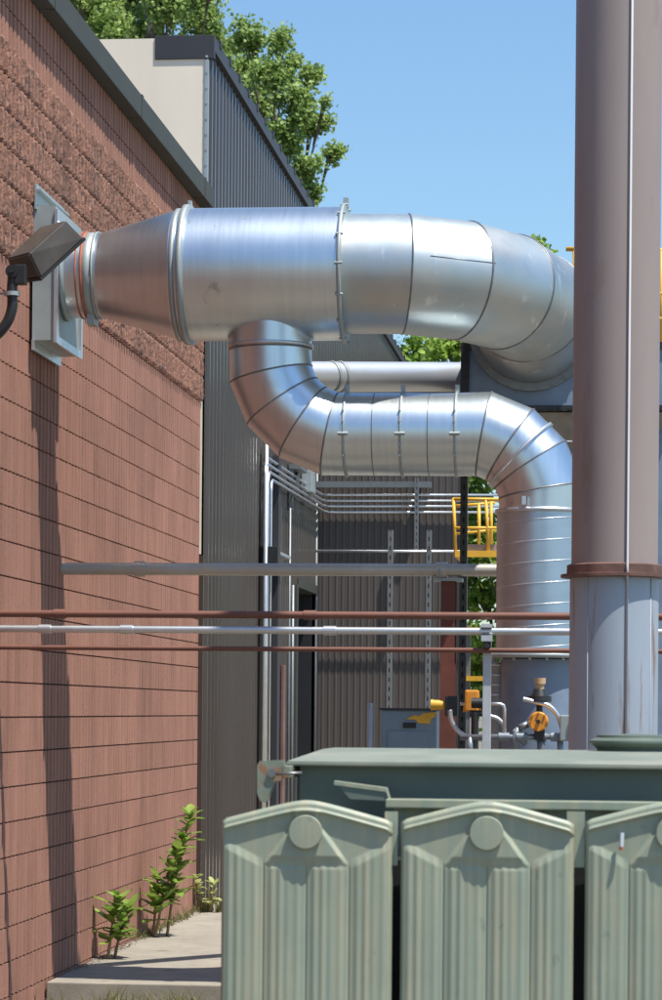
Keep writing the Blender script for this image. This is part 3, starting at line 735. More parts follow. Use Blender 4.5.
# ============================================================ CONTROL CABINET + VALVE TRAIN
YK = 17.4
x0_, x1_, z1_ = wx(381, 720, YK), wx(437, 720, YK), wz(408, 710, YK)
cb_ = thing('control_cabinet', 'blue-grey control cabinet with yellow label behind the transformer', 'cabinet', ((x0_ + x1_) / 2, YK + .12, -.14))
b_ = BM(); box(b_, (x0_, YK, .45), (x1_, YK + .25, z1_), .01); obj('case', b_, M['cab'], cb_)
b_ = BM(); box(b_, (x0_ - .01, YK - .015, z1_ - .002), (x1_ + .01, YK + .26, z1_ + .012)); obj('hood', b_, M['fascia_dark'], cb_)
b_ = BM(); zt = wz(408, 731, YK); box(b_, (wx(388, 730, YK), YK - .008, .7), (wx(428, 730, YK), YK - .001, zt), .003); obj('door', b_, M['cab'], cb_)
b_ = BM(); vs = [b_.verts.new(Vector((wx(a_, c_, YK), YK - .006, wz(a_, c_, YK)))) for a_, c_ in ((406, 719), (414, 715), (419, 716), (424, 713), (437, 712), (435, 717), (431, 719), (430, 724), (418, 723), (416, 720))]
f_ = b_.faces.new(vs); ex = bmesh.ops.extrude_face_region(b_, geom=[f_]); bmesh.ops.translate(b_, vec=(0, .004, 0), verts=[v for v in ex['geom'] if isinstance(v, bmesh.types.BMVert)])
obj('warning_label', b_, M['yellow'], cb_)
b_ = BM(); box(b_, (wx(403, 725, YK), YK - .007, wz(403, 728, YK)), (wx(416, 725, YK), YK - .002, wz(403, 722.5, YK))); obj('nameplate', b_, M['blackplastic'], cb_)
b_ = BM()
for xx in (x0_ + .03, x1_ - .03): box(b_, (xx - .02, YK + .08, -.14), (xx + .02, YK + .12, .45))
obj('leg', b_, M['cab'], cb_)
vbar('pipe_bollard', 370.5, 703, 746, 0, .018, M['white_strut'], 'short grey upright pipe left of the control cabinet', 'pipe', 17.2)

YV = 15.45
def V3(px, py, dy=0.0): return at(px, py, YV + dy)
SV = YV / F
al = thing('flame_detector', 'yellow horn on a small black box fixed to the red column', 'sensor', V3(452, 716, .75))
b_ = BM(); Yh = .75
p_ = V3(446, 705, Yh); q_ = V3(431, 704.5, Yh); cyl(b_, p_, q_, 4.5 * SV, 6.2 * SV, n=20); obj('horn', b_, M['yellow'], al)
b_ = BM(); p_ = V3(445, 716, Yh); q_ = V3(458, 696, Yh); box(b_, (p_.x, YV + Yh - .04, p_.z), (q_.x, YV + Yh + .05, q_.z), .008); obj('case', b_, M['blackplastic'], al)
def spline(ps, n=8):
    ps = [Vector(p) for p in ps]; out = []
    P = [ps[0]] + ps + [ps[-1]]
    for i in range(1, len(P) - 2):
        for k in range(n):
            t_ = k / n; a_, b__, c_, d_ = P[i - 1], P[i], P[i + 1], P[i + 2]
            out.append(0.5 * ((2 * b__) + (c_ - a_) * t_ + (2 * a_ - 5 * b__ + 4 * c_ - d_) * t_ ** 2 + (3 * b__ - a_ - 3 * c_ + d_) * t_ ** 3))
    out.append(ps[-1]); return out
def flex(pl, r_, label, dyl=0.0):
    b_ = BM(); pts_ = spline([V3(a_, c_, dyl) for a_, c_ in pl], 10)
    rr_ = [r_ * (1.0 if i % 2 else 1.12) for i in range(len(pts_))]
    tube(b_, pts_, rr_, 10); return tag(obj('flexible_conduit', b_, M['conduit']), label, 'conduit', 'flexible conduits on the valve train')
flex([(450, 710), (452, 722), (462, 734), (478, 739), (495, 738)], 2.3 * SV, 'grey flexible conduit sagging from the horn on the red column', .3)
flex([(523, 699), (535, 702), (549, 706), (558, 716), (562, 728)], 2.3 * SV, 'grey flexible conduit arching over the round orange regulator')
flex([(489, 716), (498, 719), (504, 727), (503, 740)], 2.2 * SV, 'grey flexible conduit curling down beside the pale post', .1)
gt = thing('gas_valve_train', 'row of steel pipes and fittings with an orange regulator behind the transformer', 'valve train', V3(525, 745))
b_ = BM(); tube(b_, [V3(460, 737.5), V3(566, 736.5)], 3.0 * SV, 12)
for px_ in (504, 522, 541, 556): p_ = V3(px_, 737); cyl(b_, p_ - AX * .03, p_ + AX * .03, 4.6 * SV, n=12)
tube(b_, [V3(515, 752), V3(514, 737), V3(519, 728)], 3.2 * SV, 10); tube(b_, [V3(519, 728), V3(528, 724)], 3.6 * SV, 10)
tube(b_, [V3(513, 730), V3(526, 745)], 2.6 * SV, 10)
tube(b_, [V3(541, 737), V3(541, 760)], 4 * SV, 12); tube(b_, [V3(470, 737), V3(470, 760)], 3.2 * SV, 12); tube(b_, [V3(560, 735), V3(561, 765)], 3.2 * SV, 12)
obj('manifold', b_, mat('fitting_steel', (.22, .25, .28), .45, .5, .2, 15), gt)
b_ = BM(); tube(b_, [V3(486, 704), V3(500, 704), V3(503.5, 705.5), V3(504.5, 709), V3(504.5, 740)], 1.8 * SV, 10); obj('bent_pipe', b_, M['conduit'], gt)
b_ = BM(); c = V3(538.5, 721.5, -.05)
b_2 = [(0, -.0), ]
n_ = 28
for s_, (ra_, rb_, y0_, y1_) in enumerate(((8.6, 9.8, -.02, 0), (9.8, 9.8, 0, .04), (9.8, 8.4, .04, .06))):
    A_ = ring(b_, c + Vector((0, y0_, 0)), Vector((0, 1, 0)), ra_ * SV, n_); B_ = ring(b_, c + Vector((0, y1_, 0)), Vector((0, 1, 0)), rb_ * SV, n_); skin(b_, A_, B_)
    if s_ == 0: cap(b_, A_)
for k in range(8):
    a_ = k / 8 * 2 * math.pi; q_ = c + Vector((math.cos(a_) * 8.6 * SV, -.03, math.sin(a_) * 8.6 * SV)); cyl(b_, q_, q_ + Vector((0, .08, 0)), 1.2 * SV, n=6)
obj('regulator', b_, M['orange'], gt)
b_ = BM(); p_ = V3(536, 740); box(b_, (p_.x - .01, YV - .04, p_.z), (p_.x + .05, YV + .04, V3(536, 729).z), .006)
cyl(b_, V3(539.5, 702, .05), V3(539.5, 696, .05), 12.5 * SV, 12.0 * SV, n=20); cyl(b_, V3(539.5, 696, .05), V3(539.5, 689, .05), 8.5 * SV, 5.5 * SV, n=20); cyl(b_, V3(539.5, 735, .05), V3(539.5, 702, .05), 3.2 * SV, n=12)
obj('valve_bonnet', b_, M['blackplastic'], gt)
b_ = BM(); cyl(b_, c + Vector((0, -.038, 0)), c + Vector((0, -.020, 0)), 2 * SV, n=12); obj('regulator_nut', b_, M['blackplastic'], gt)
b_ = BM(); cyl(b_, V3(540, 690, .05), V3(540, 684, .05), 4.2 * SV, n=16); cyl(b_, V3(540, 684, .05), V3(540, 678, .05), 5.6 * SV, 5.9 * SV, n=16); obj('knob', b_, M['brass'], gt)
b_ = BM(); p_ = V3(560, 741); q_ = V3(571, 715); box(b_, (p_.x, YV - .06, p_.z), (q_.x, YV + .04, q_.z), .008); obj('terminal_box', b_, M['galv_dull'], gt)
b_ = BM(); cyl(b_, V3(571.3, 728, -.07), V3(571.3, 720, -.07), 1.8 * SV, n=10); box(b_, tuple(V3(569, 742, -.075)), tuple(V3(572.5, 732, -.05)), .003); obj('tag_plate', b_, M['brass'], gt)
ov = thing('orange_actuator', 'boxy orange valve actuator between the red column and the pale post', 'valve', V3(472, 712, .2))
b_ = BM(); p_ = V3(465, 712, .2); q_ = V3(479, 690, .2); box(b_, (p_.x, YV + .16, p_.z), (q_.x, YV + .28, q_.z), .012); cyl(b_, (p_.x - .012, YV + .22, p_.z + .02), (q_.x + .012, YV + .22, p_.z + .02), .02, n=12)
obj('case', b_, M['orange'], ov)
b_ = BM(); c = V3(475, 703, .1); cyl(b_, c - AX * .02, c + AX * .05, .030, n=16); cyl(b_, c + Vector((0, 0, -.05)), c + Vector((0, 0, -.35)), .022, n=12); cyl(b_, c + Vector((-.03, 0, -.06)), c + Vector((.05, 0, -.06)), .018, n=12); obj('coupling', b_, M['blackplastic'], ov)
b_ = BM(); tube(b_, [V3(460, 704, .2), V3(484, 704, .2)], 1.6 * SV, 8); obj('stem', b_, M['conduit'], ov)
# orange pieces further back, seen between column and post
es = thing('pipe_stand', 'small stand with orange crossbars seen between the red column and the pale post', 'stand', (at(468, 676, 19).x, 19, -.14))
b_ = BM(); p_ = at(464, 676, 19); q_ = at(486, 681, 19); box(b_, (p_.x, 19, q_.z), (q_.x, 19.06, p_.z)); obj('crossbar', b_, M['yellow'], es)
b_ = BM(); box(b_, (at(466, 630, 19).x, 19, at(468, 633, 19).z), (at(478, 630, 19).x, 19.05, at(468, 627, 19).z)); obj('crossbar', b_, M['yellow'], es)
b_ = BM(); xq = at(466, 630, 19).x; box(b_, (xq, 19.061, -.14), (xq + .03, 19.09, at(468, 625, 19).z)); obj('post', b_, M['strut'], es)

# ============================================================ YELLOW PLATFORMS
YY = 24.0
def Yp(px, py, dy=0): return at(px, py, YY + dy)
yp = thing('access_platform', 'small yellow railed access platform seen left of the branch duct riser', 'platform', (Yp(500, 556).x, YY + .4, -.14))
b_ = BM()
def rail(px0, py0, px1, py1, dy, r_=.015, dy1=None): tube(b_, [Yp(px0, py0, dy), Yp(px1, py1, dy if dy1 is None else dy1)], r_, 8)
rail(453.5, 498, 455.5, 553, 0); rail(479, 503, 479, 553, .8, .016); rail(486, 499, 488.5, 553, 0); rail(491, 499, 491.5, 553, .5)
rail(453, 499, 500, 499.5, 0); rail(454, 528, 500, 528, 0, .014); rail(453, 500, 455, 505, 0, .014, .8); rail(455, 506, 495, 503, .8, .014); rail(455, 534, 495, 530, .8, .012)
rail(505, 499, 505, 553, 0); rail(454, 499.3, 560, 500, 0)
obj('guard_rail', b_, M['yellow'], yp)
b_ = BM(); p_ = Yp(455, 557); q_ = Yp(565, 551); box(b_, (p_.x, YY - .02, p_.z), (q_.x, YY + .02, q_.z)); box(b_, (p_.x, YY + .02, p_.z), (p_.x + .04, YY + .8, q_.z)); obj('toe_board', b_, M['yellow'], yp)
b_ = BM(); box(b_, (p_.x + .05, YY + .03, q_.z), (q_.x, YY + .8, q_.z + .06)); obj('deck', b_, M['plank'], yp)
b_ = BM()
for px_ in (508, 560):
    p2 = Yp(px_, 600); box(b_, (p2.x - .05, YY + .3, -.14), (p2.x + .05, YY + .4, p_.z))
obj('leg', b_, M['yellow'], yp)
YZ = 20.5
yr = thing('guard_railing', 'yellow guard railing high up behind the brown stack', 'railing', (wx(620, 345, YZ), YZ, wz(620, 345, YZ)))
b_ = BM()
def R2(px0, py0, px1, py1, r_=.018, dy=0): tube(b_, [at(px0, py0, YZ + dy), at(px1, py1, YZ + dy)], r_, 8)
R2(566, 249, 700, 251, .018); R2(661.5, 250, 661, 350); R2(575, 250, 575, 350); R2(620, 250, 620, 350); R2(575, 293, 700, 294, .02); R2(575, 318, 700, 319, .02)
R2(700, 251, 700, 350)
obj('rail', b_, M['yellow'], yr)
b_ = BM(); p_ = at(575, 352, YZ); q_ = at(702, 345, YZ); box(b_, (p_.x, YZ - .02, p_.z), (q_.x, YZ + .8, q_.z)); obj('deck', b_, M['plank'], yr)
b_ = BM()
for px_ in (585, 640): x = wx(px_, 600, YZ + .3); box(b_, (x - .05, YZ + .3, -.14), (x + .05, YZ + .4, p_.z))
obj('leg', b_, M['bluegrey'], yr)

# ============================================================ FLOODLIGHT
YF = 13.9
def Fp(px, py, dy=0): return at(px, py, YF + dy)
fl = thing('floodlight', 'dark bronze box floodlight on a curved arm in front of the block wall', 'floodlight', Fp(12, 285))
b_ = BM()
hv = [Fp(29, 253, 0), Fp(66, 220, .12), Fp(40, 226.5, .24), Fp(6, 259, .11), Fp(41, 278, .05), Fp(84, 238.5, .17), Fp(60, 244, .28), Fp(18, 281, .15)]
hb = [b_.verts.new(v) for v in hv]
for q_ in ((0, 1, 2, 3), (4, 7, 6, 5), (0, 4, 5, 1), (3, 2, 6, 7), (0, 3, 7, 4), (1, 5, 6, 2)): b_.faces.new([hb[k_] for k_ in q_])
bmesh.ops.bevel(b_, geom=list(b_.edges), offset=.008, segments=3, affect='EDGES')
obj('housing', b_, M['bronze'], fl)
b_ = BM(); w4 = [hv[4], hv[5], hv[6], hv[7]]; c4 = sum(w4, Vector()) / 4; dn = (hv[4] - hv[0]).normalized()
a = [b_.verts.new(c4 + (v - c4) * 1.03 - dn * .004) for v in w4]; b = [b_.verts.new(c4 + (v - c4) * 1.03 + dn * .012) for v in w4]
skin(b_, a, b, False); cap(b_, a, True); cap(b_, b)
obj('lens_frame', b_, mat('lens_frame_dark', (.03, .028, .026), .45, .1, .1, 9), fl)
b_ = BM(); k0 = Fp(13, 272); cyl(b_, k0 - Vector((0, .035, 0)), k0 + Vector((0, .035, 0)), .034, n=20); cyl(b_, k0 - Vector((0, .05, 0)), k0 + Vector((0, .05, 0)), .014, n=8)
box(b_, tuple(Fp(14, 284, -.03)), tuple(Fp(28, 266, .03)), .006); cyl(b_, Fp(12, 294), Fp(12.5, 276), .030, .026, n=16)
obj('knuckle', b_, M['blackplastic'], fl)
b_ = BM(); cyl(b_, Fp(12, 296), Fp(12, 292), .042, n=16); tube(b_, [Fp(12, 294), Fp(0, 293.5)], .007, 6); obj('clamp_ring', b_, M['galv_dull'], fl)
b_ = BM(); ps = spline([Fp(12, 292), Fp(12, 308), Fp(6, 324), Fp(-8, 338), Fp(-28, 340), Vector((XW + .02, YF, Fp(-40, 341).z))], 8); tube(b_, ps, .028, 16)
obj('arm', b_, M['blackplastic'], fl)

# ============================================================ TRANSFORMER
YT = 8.0; ST = F / YT
def T3(px, py, dy=0): return at(px, py, YT + dy)
tr = thing('transformer', 'large sage green oil transformer with three ribbed radiators in the foreground', 'transformer', (T3(480, 900).x, YT + .9, -.14))
YL = YT + .46                     # tank face
lx0 = at(286, 764, YL).x; lz0 = at(420, 762.5, YL).z
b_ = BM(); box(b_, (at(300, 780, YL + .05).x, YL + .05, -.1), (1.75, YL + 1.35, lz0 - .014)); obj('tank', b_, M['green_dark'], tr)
# lid: rim plate and low pitched cover
b_ = BM(); ridge_z = at(450, 749.5, YL + .75).z
rim = [(lx0, YL), (1.9, YL), (1.9, YL + 1.5), (lx0, YL + 1.5)]
a = [b_.verts.new((x, y, lz0 - .014)) for x, y in rim]; b = [b_.verts.new((x, y, lz0)) for x, y in rim]; skin(b_, a, b, False); cap(b_, a, True)
tx0 = at(329, 751, YL + .75).x
top = [b_.verts.new((tx0, YL + .55, ridge_z)), b_.verts.new((1.7, YL + .55, ridge_z)), b_.verts.new((1.7, YL + .95, ridge_z)), b_.verts.new((tx0, YL + .95, ridge_z))]
skin(b_, b, top, False); cap(b_, top)
bmesh.ops.bevel(b_, geom=[e for e in b_.edges], offset=.004, segments=2, affect='EDGES')
obj('lid', b_, M['green_lid'], tr)
# turret (round hatch) on the lid
YU = YL + .8; ucx = at(634, 735, YU).x; uz0 = ridge_z - .002; b_ = BM(); q_ = YU / F
lathe(b_, (ucx, YU, uz0), [(36 * q_, 0), (37 * q_, 3 * q_), (44 * q_, 9 * q_), (44 * q_, 11 * q_), (37 * q_, 14 * q_), (36.5 * q_, 16.5 * q_), (0.001, 18 * q_)], 64); obj('hatch', b_, mat('hatch_green', (.11, .14, .11), .5, 0, .1, 8), tr)
# rail across the tank behind the radiators
rz = T3(480, 803).z
b_ = BM(); box(b_, (T3(385, 0).x, YT + .27, rz - .028), (1.7, YT + .33, rz + .0), .004); box(b_, (T3(392, 0).x, YT + .33, rz - .18), (1.7, YT + .34, rz - .028)); obj('header_rail', b_, M['green'], tr)
b_ = BM(); box(b_, (T3(300, 0).x, YT + .30, -.1), (1.7, YT + .31, rz - .19)); obj('gap_shade_plate', b_, M['blackplastic'], tr)  # added black sheet standing in for the deep shade between the radiators
for pa_, pb_, pc_ in ((391, 404, 866), (574, 592, 868)):
    b_ = BM(); box(b_, (T3(pa_, 0).x, YT + .036, T3(pa_, pc_).z), (T3(pb_, 0).x, YT + .042, T3(pa_, 812).z)); obj('spacer_plate', b_, M['green'], tr)

def radiator_mesh():
    """front panel as a relief, origin at the panel centre; returns (bm_front, bm_back, bm_cap)"""
    W2 = 86.8 / ST; zt = 0.0                         # z measured from the apex
    zbot = -1.15
    def topz(u): return -(math.sqrt((u / W2) ** 2 + .03) - .173) * (24 / ST) - .006 * max(0, abs(u) / W2 - .93) / .07
    us = np.linspace(-W2, W2, 261); vsn = np.concatenate([np.linspace(0, .22, 70), np.linspace(.22, 1, 30)[1:]])
    def hgt(u, z):
        s = u / W2; au = abs(s); tz = topz(u); dep = tz - z       # depth below top outline, m
        # rim
        h = 0.0
        ridge = 9.5 / ST
        edge = min(1.0, (1 - au) / .045)
        if dep < ridge: h = -.008 * max(0, 1 - dep / (3.5 / ST)) - .004 + (.008 * math.exp(-((dep - ridge) / (1.3 / ST)) ** 2))
        else:
            h = 0.0
            # inner face falls away from the ridge line, then the flutes begin
            k = min(1.0, (dep - ridge) / (3 / ST)); h = .004 * math.exp(-((dep - ridge) / (1.3 / ST)) ** 2) - .011 * k
            # central raised shield round the cap
            zz = -z
            sh = max(0.0, min(1.0, (0.40 - au) / .12)) if zz < 62 / ST else 0
            wid = .17 + .33 * max(0, min(1, (zz - 24 / ST) / (40 / ST)))
            sh = max(0.0, min(1.0, (wid - au) / .05)) * max(0, min(1, (66 / ST - zz) / (10 / ST)))
            h += .013 * sh
        start = (44 + 18 * (1 - min(1, au * 2)) ) / ST + 0.03 * (1 - au)
        start = (50 - 0 * au) / ST + (10 / ST) * math.cos(au * 1.5)
        start = (60 - 22 * max(0, au - .5) / .5) / ST
        fl_ = max(0.0, min(1.0, (-z - start) / (9 / ST)))
        lob = abs(math.cos(s * 2 * math.pi)) ; lob = abs(math.sin((s + 1) * math.pi * 2 / 1.0 * .5 * 2 / 2 * 1.0)) 
        lob = abs(math.sin((s + 1) * math.pi))      # two..four lobes
        lob = abs(math.sin((s + 1) * 2 * math.pi * .999 / 1.0)) ** .3
        fine = .5 + .5 * math.cos((s + 1) * 2 * math.pi * 10); fine *= .25 + .75 * min(1, abs(math.sin((s * 2.0 + .35) * math.pi)) * 1.4)
        h += fl_ * (.014 * lob - .007 + .0028 * fine * (0.35 + .65 * lob))
        # rim at the sides
        if au > .955: h = min(h, -.002) - .02 * ((au - .955) / .045) ** 2
        return h
    b_ = BM(); grid = []
    for v in vsn:
        row = []
        for u in us:
            tz = topz(u); z = tz + (zbot - tz) * v
            row.append(b_.verts.new((u, -hgt(u, z), z)))
        grid.append(row)
    for j in range(len(grid) - 1):
        for i in range(len(us) - 1):
            f = b_.faces.new((grid[j][i], grid[j][i + 1], grid[j + 1][i + 1], grid[j + 1][i])); f.smooth = True
    # skirt
    sk = []
    for row in (grid[0], [r[0] for r in grid], [r[-1] for r in grid]):
        bk = [b_.verts.new((v.co.x * (1.0), .032, v.co.z)) for v in row]
        for i in range(len(row) - 1): b_.faces.new((row[i], row[i + 1], bk[i + 1], bk[i]))
    bk = BM()
    for k in range(5):
        y0_ = .045 + k * .048
        a = [bk.verts.new((u, y0_, z)) for u, z in ((-W2 * .93, zbot), (W2 * .90, zbot), (W2 * .90, -.085), (0, -.02), (-W2 * .93, -.085))]
        c_ = [bk.verts.new((v.co.x, y0_ + .02, v.co.z)) for v in a]; skin(bk, a, c_, False); cap(bk, a, True); cap(bk, c_)
    cp = BM(); cz = -31.5 / ST; rc_ = 17 / ST
    pr = [(rc_ * .94, .012), (rc_ * .92, -.006), (rc_ * .92, -.008), (rc_, -.009), (rc_, -.017), (rc_ * .96, -.020), (.0005, -.0205)]
    for i in range(len(pr) - 1):
        A_ = ring(cp, Vector((0, pr[i][1], cz)), Vector((0, 1, 0)), pr[i][0], 40); B_ = ring(cp, Vector((0, pr[i + 1][1], cz)), Vector((0, 1, 0)), pr[i + 1][0], 40); skin(cp, A_, B_)
    hd = BM(); cyl(hd, (0, .03, cz), (0, .50, cz), .04, n=24); return b_, bk, cp, hd
fr_, bk_, cp_, hd_ = radiator_mesh()
org = T3(306.3, 800.5) - worldorg(tr)
def raw(name, bm, m, parent, loc=(0, 0, 0)):
    bmesh.ops.recalc_face_normals(bm, faces=bm.faces)
    me = bpy.data.meshes.new(name); bm.to_mesh(me); bm.free(); me.materials.append(m); o = bpy.data.objects.new(name, me); COL.objects.link(o); o.parent = parent; o.location = Vector(loc); return o
rad0 = raw('radiator', fr_, M['green'], tr, org); kids = [raw('rear_panels', bk_, M['green'], rad0), raw('header_cap', cp_, M['green'], rad0), raw('header_pipe', hd_, M['green'], rad0)]
for px_ in (487.2, 673.5):
    o = rad0.copy(); COL.objects.link(o); o.parent = tr; o.location = T3(px_, 801.5) - worldorg(tr)
    for k_ in kids: c_ = k_.copy(); COL.objects.link(c_); c_.parent = o
# lifting lug with rust, bent strap
b_ = BM(); yl = YL - .06
out = [(257, 765), (260, 761), (284, 760), (285, 768), (281, 781), (275, 783), (270, 797), (266, 803), (260, 801), (257, 793)]
vs = [b_.verts.new(at(px_, py_, yl)) for px_, py_ in out]; f_ = b_.faces.new(vs); ex = bmesh.ops.extrude_face_region(b_, geom=[f_])
bmesh.ops.translate(b_, vec=(0, .02, 0), verts=[v for v in ex['geom'] if isinstance(v, bmesh.types.BMVert)])
box(b_, tuple(at(280, 778, yl)), tuple(at(302, 764, yl + .3)), .003)
obj('lifting_lug', b_, mat('rusty_green', (.21, .24, .18), .6, 0, .15, 20, col2=(.28, .13, .06), scale2=22, edge2=(.5, .62), fac2=.9), tr)
b_ = BM(); c = at(271.5, 773, yl - .008); cyl(b_, c, c + Vector((0, .012, 0)), .014, n=16); tube(b_, [at(276, 774, yl - .01), at(302, 773, yl - .01)], .005, 6); obj('lug_pin', b_, M['seam'], tr)
b_ = BM(); Yb = YL - .10
def sheet(pp_, wy):
    a = [b_.verts.new(at(px_, py_, Yb)) for px_, py_ in pp_]; c_ = [b_.verts.new(v.co + Vector((0, wy, 0))) for v in a]
    for i in range(len(a) - 1): b_.faces.new((a[i], a[i + 1], c_[i + 1], c_[i]))
    d_ = [b_.verts.new(v.co - Vector((0, 0, .012))) for v in a]
    for i in range(len(a) - 1): b_.faces.new((a[i], a[i + 1], d_[i + 1], d_[i]))
sheet([(334, 781), (386, 788), (390, 801), (400, 802)], .06)
obj('bent_strap', b_, M['green'], tr)
b_ = BM(); vs = [b_.verts.new(at(px_, py_, Yb + .004)) for px_, py_ in ((334, 781), (386, 788), (388, 801), (350, 799))]; b_.faces.new(vs)
ex = bmesh.ops.extrude_face_region(b_, geom=list(b_.faces)); bmesh.ops.translate(b_, vec=(0, .004, 0), verts=[v for v in ex['geom'] if isinstance(v, bmesh.types.BMVert)])
obj('strap_plate', b_, M['green_dark'], tr)
b_ = BM(); c = T3(621.5, 844, -.05); cyl(b_, T3(622, 833, -.008), T3(621.5, 847, -.016), .007, .006, n=10); obj('drain_pin', b_, M['white_strut'], tr)
b_ = BM(); cyl(b_, T3(621.5, 847, -.016), T3(621.5, 850, -.017), .007, .006, n=10); obj('pin_tip', b_, M['seal'], tr)
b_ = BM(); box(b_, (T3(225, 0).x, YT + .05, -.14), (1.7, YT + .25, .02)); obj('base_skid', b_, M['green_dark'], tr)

# ============================================================ TREES
def tree(name, label, base, clumps, leaf_size, n_leaf, m, trunk_r, group=None):
    """clumps: list of (centre, radius). limbs grow from the trunk to each clump"""
    base = Vector(base); t = thing(name, label, 'tree', base, group)
    b_ = BM(); topz_ = max(c.z for c, r_ in clumps); cxy = sum((c for c, r_ in clumps), Vector()) / len(clumps)
    tp = Vector((cxy.x, cxy.y, topz_ - .8)); mid = base.lerp(tp, .5) + Vector((random.uniform(-.3, .3), random.uniform(-.3, .3), 0))
    trunk = spline([base, mid, tp], 8); NT = len(trunk)
    tube(b_, trunk, [trunk_r * (1 - .85 * i / (NT - 1)) for i in range(NT)], 12)
    for c, r_ in clumps:
        i = max(1, min(NT - 3, int(NT * max(.12, (c.z - base.z) / (tp.z - base.z) - .22)))); s0 = trunk[i]
        m_ = s0.lerp(c, .55) + Vector((0, 0, -.15 * (c - s0).length)); lr = trunk_r * .2 * (1 - .5 * i / NT)
        tube(b_, spline([s0, m_, c], 5), [lr * (1 - .8 * k / 10) for k in range(11)], 7)
        for q in range(6):
            d = Vector(rng.normal(size=3)).normalized() * r_ * .85
            tube(b_, [m_.lerp(c, .6), c + d * .5, c + d], [lr * .35, lr * .2, lr * .08], 5)
    obj('trunk', b_, M['bark'], t)
    tot = sum(r_ ** 2.2 for c, r_ in clumps); C = []
    for c, r_ in clumps:
        k = int(n_leaf * r_ ** 2.2 / tot); nsub = max(7, int(30 * r_))
        sub = rng.normal(size=(nsub, 3)); sub /= np.linalg.norm(sub, axis=1)[:, None]; sub *= (rng.random(nsub) ** .5 * r_ * .95)[:, None]; sub[:, 2] *= .85
        idx = rng.integers(0, nsub, k); p = sub[idx] + rng.normal(size=(k, 3)) * .19 * (r_ ** .5)
        C.append(p + np.array(c))
    C = np.concatenate(C); n_ = len(C)
    nrm = rng.normal(size=(n_, 3)) * .7 + np.array([0.25, -.35, .5]); nrm /= np.linalg.norm(nrm, axis=1)[:, None]
    u = np.cross(nrm, rng.normal(size=(n_, 3))); u /= np.linalg.norm(u, axis=1)[:, None]; v = np.cross(nrm, u)
    s = leaf_size * rng.uniform(.6, 1.25, n_)[:, None]
    pts_ = np.stack([C - u * s * .5, C - v * s * .42 + nrm * s * .08, C + u * s * .62, C + v * s * .42 + nrm * s * .08], 1).reshape(-1, 3)
    fc = np.arange(n_ * 4).reshape(-1, 4)
    npobj('crown', pts_, fc, m, t)
    return t
def cl(lst, Y, spread, rs):
    out = []
    for px_, py_, rp in lst:
        r_ = rp * .97 * Y / F; out.append((at(px_, py_, Y + random.uniform(-spread, spread)), r_))
    return out
Y1 = 52.0
c1 = cl([(262, 40, 17), (292, 42, 15), (250, 70, 20), (285, 70, 22), (318, 78, 15), (332, 118, 12), (305, 105, 22), (268, 105, 22), (236, 95, 20), (322, 128, 10), (300, 138, 22), (318, 165, 15), (306, 188, 17), (275, 150, 25),
         (322, 193, 11), (290, 215, 26), (250, 150, 26), (230, 130, 24), (255, 200, 26), (290, 250, 26), (225, 190, 26), (265, 260, 26), (300, 290, 24), (252, 24, 8), (306, 60, 9), (336, 103, 6)], Y1, 1.4, 1)
c1 += [(c + Vector((random.uniform(-.6, .4), random.uniform(1.0, 2.6), random.uniform(-.5, .2))), r_) for c, r_ in c1[2:20:3]]
c1 += cl([(250, 330, 30), (290, 380, 28), (270, 430, 26)], Y1, 1.0, 1)
c1 = [(c + Vector((-.22, 0, 0)), r_ * .92) for c, r_ in c1]
tree('poplar_tree', 'tall leafy poplar rising behind the dark metal building, right-hand crown against the sky', (at(272, 720, Y1).x, Y1, -.14), c1, .092, 48000, M['leaf'], .28, 'trees behind the buildings')
Y2 = 56.0
c2 = cl([(90, 10, 26), (130, -5, 28), (168, 5, 26), (205, 30, 20), (150, 28, 24), (110, 30, 24), (190, -15, 30), (75, -8, 20), (215, 58, 16), (205, 15, 18), (225, 45, 13), (140, -60, 40), (90, -60, 35), (180, -70, 38), (135, -120, 40),
         (60, 40, 30), (100, 70, 36), (160, 70, 36), (200, 90, 34), (130, 120, 40), (180, 140, 36), (218, -40, 14), (60, -35, 22)], Y2, 2.0, 1)
tree('poplar_tree', 'leafy poplar behind the cream end wall at the top left', (at(140, 720, Y2).x, Y2, -.14), c2, .10, 50000, M['leaf'], .34, 'trees behind the buildings')
Y3 = 50.0
c3 = cl([(410, 352, 22), (440, 350, 22), (470, 350, 26), (425, 385, 28), (400, 372, 20), (505, 310, 30), (538, 265, 22), (538, 244, 6), (560, 300, 32), (600, 300, 34), (640, 290, 34), (668, 275, 26), (480, 400, 36), (530, 380, 40), (590, 380, 42), (650, 370, 42),
         (455, 440, 36), (500, 460, 40), (560, 460, 42), (620, 460, 42), (680, 450, 40), (475, 500, 28), (478, 540, 26), (482, 590, 28), (470, 560, 24), (520, 560, 40), (580, 560, 40), (640, 560, 40), (475, 640, 26), (480, 670, 24),
         (520, 650, 34), (580, 640, 36), (640, 640, 36), (478, 700, 22), (540, 700, 30), (600, 700, 30), (650, 700, 30), (450, 600, 25), (455, 660, 24)], Y3, 1.3, 1)
tree('shade_tree', 'bushy green tree seen in gaps around the ducts on the right', (at(540, 712, Y3).x, Y3, -.14), c3, .12, 40000, M['leaf2'], .3, 'trees behind the buildings')

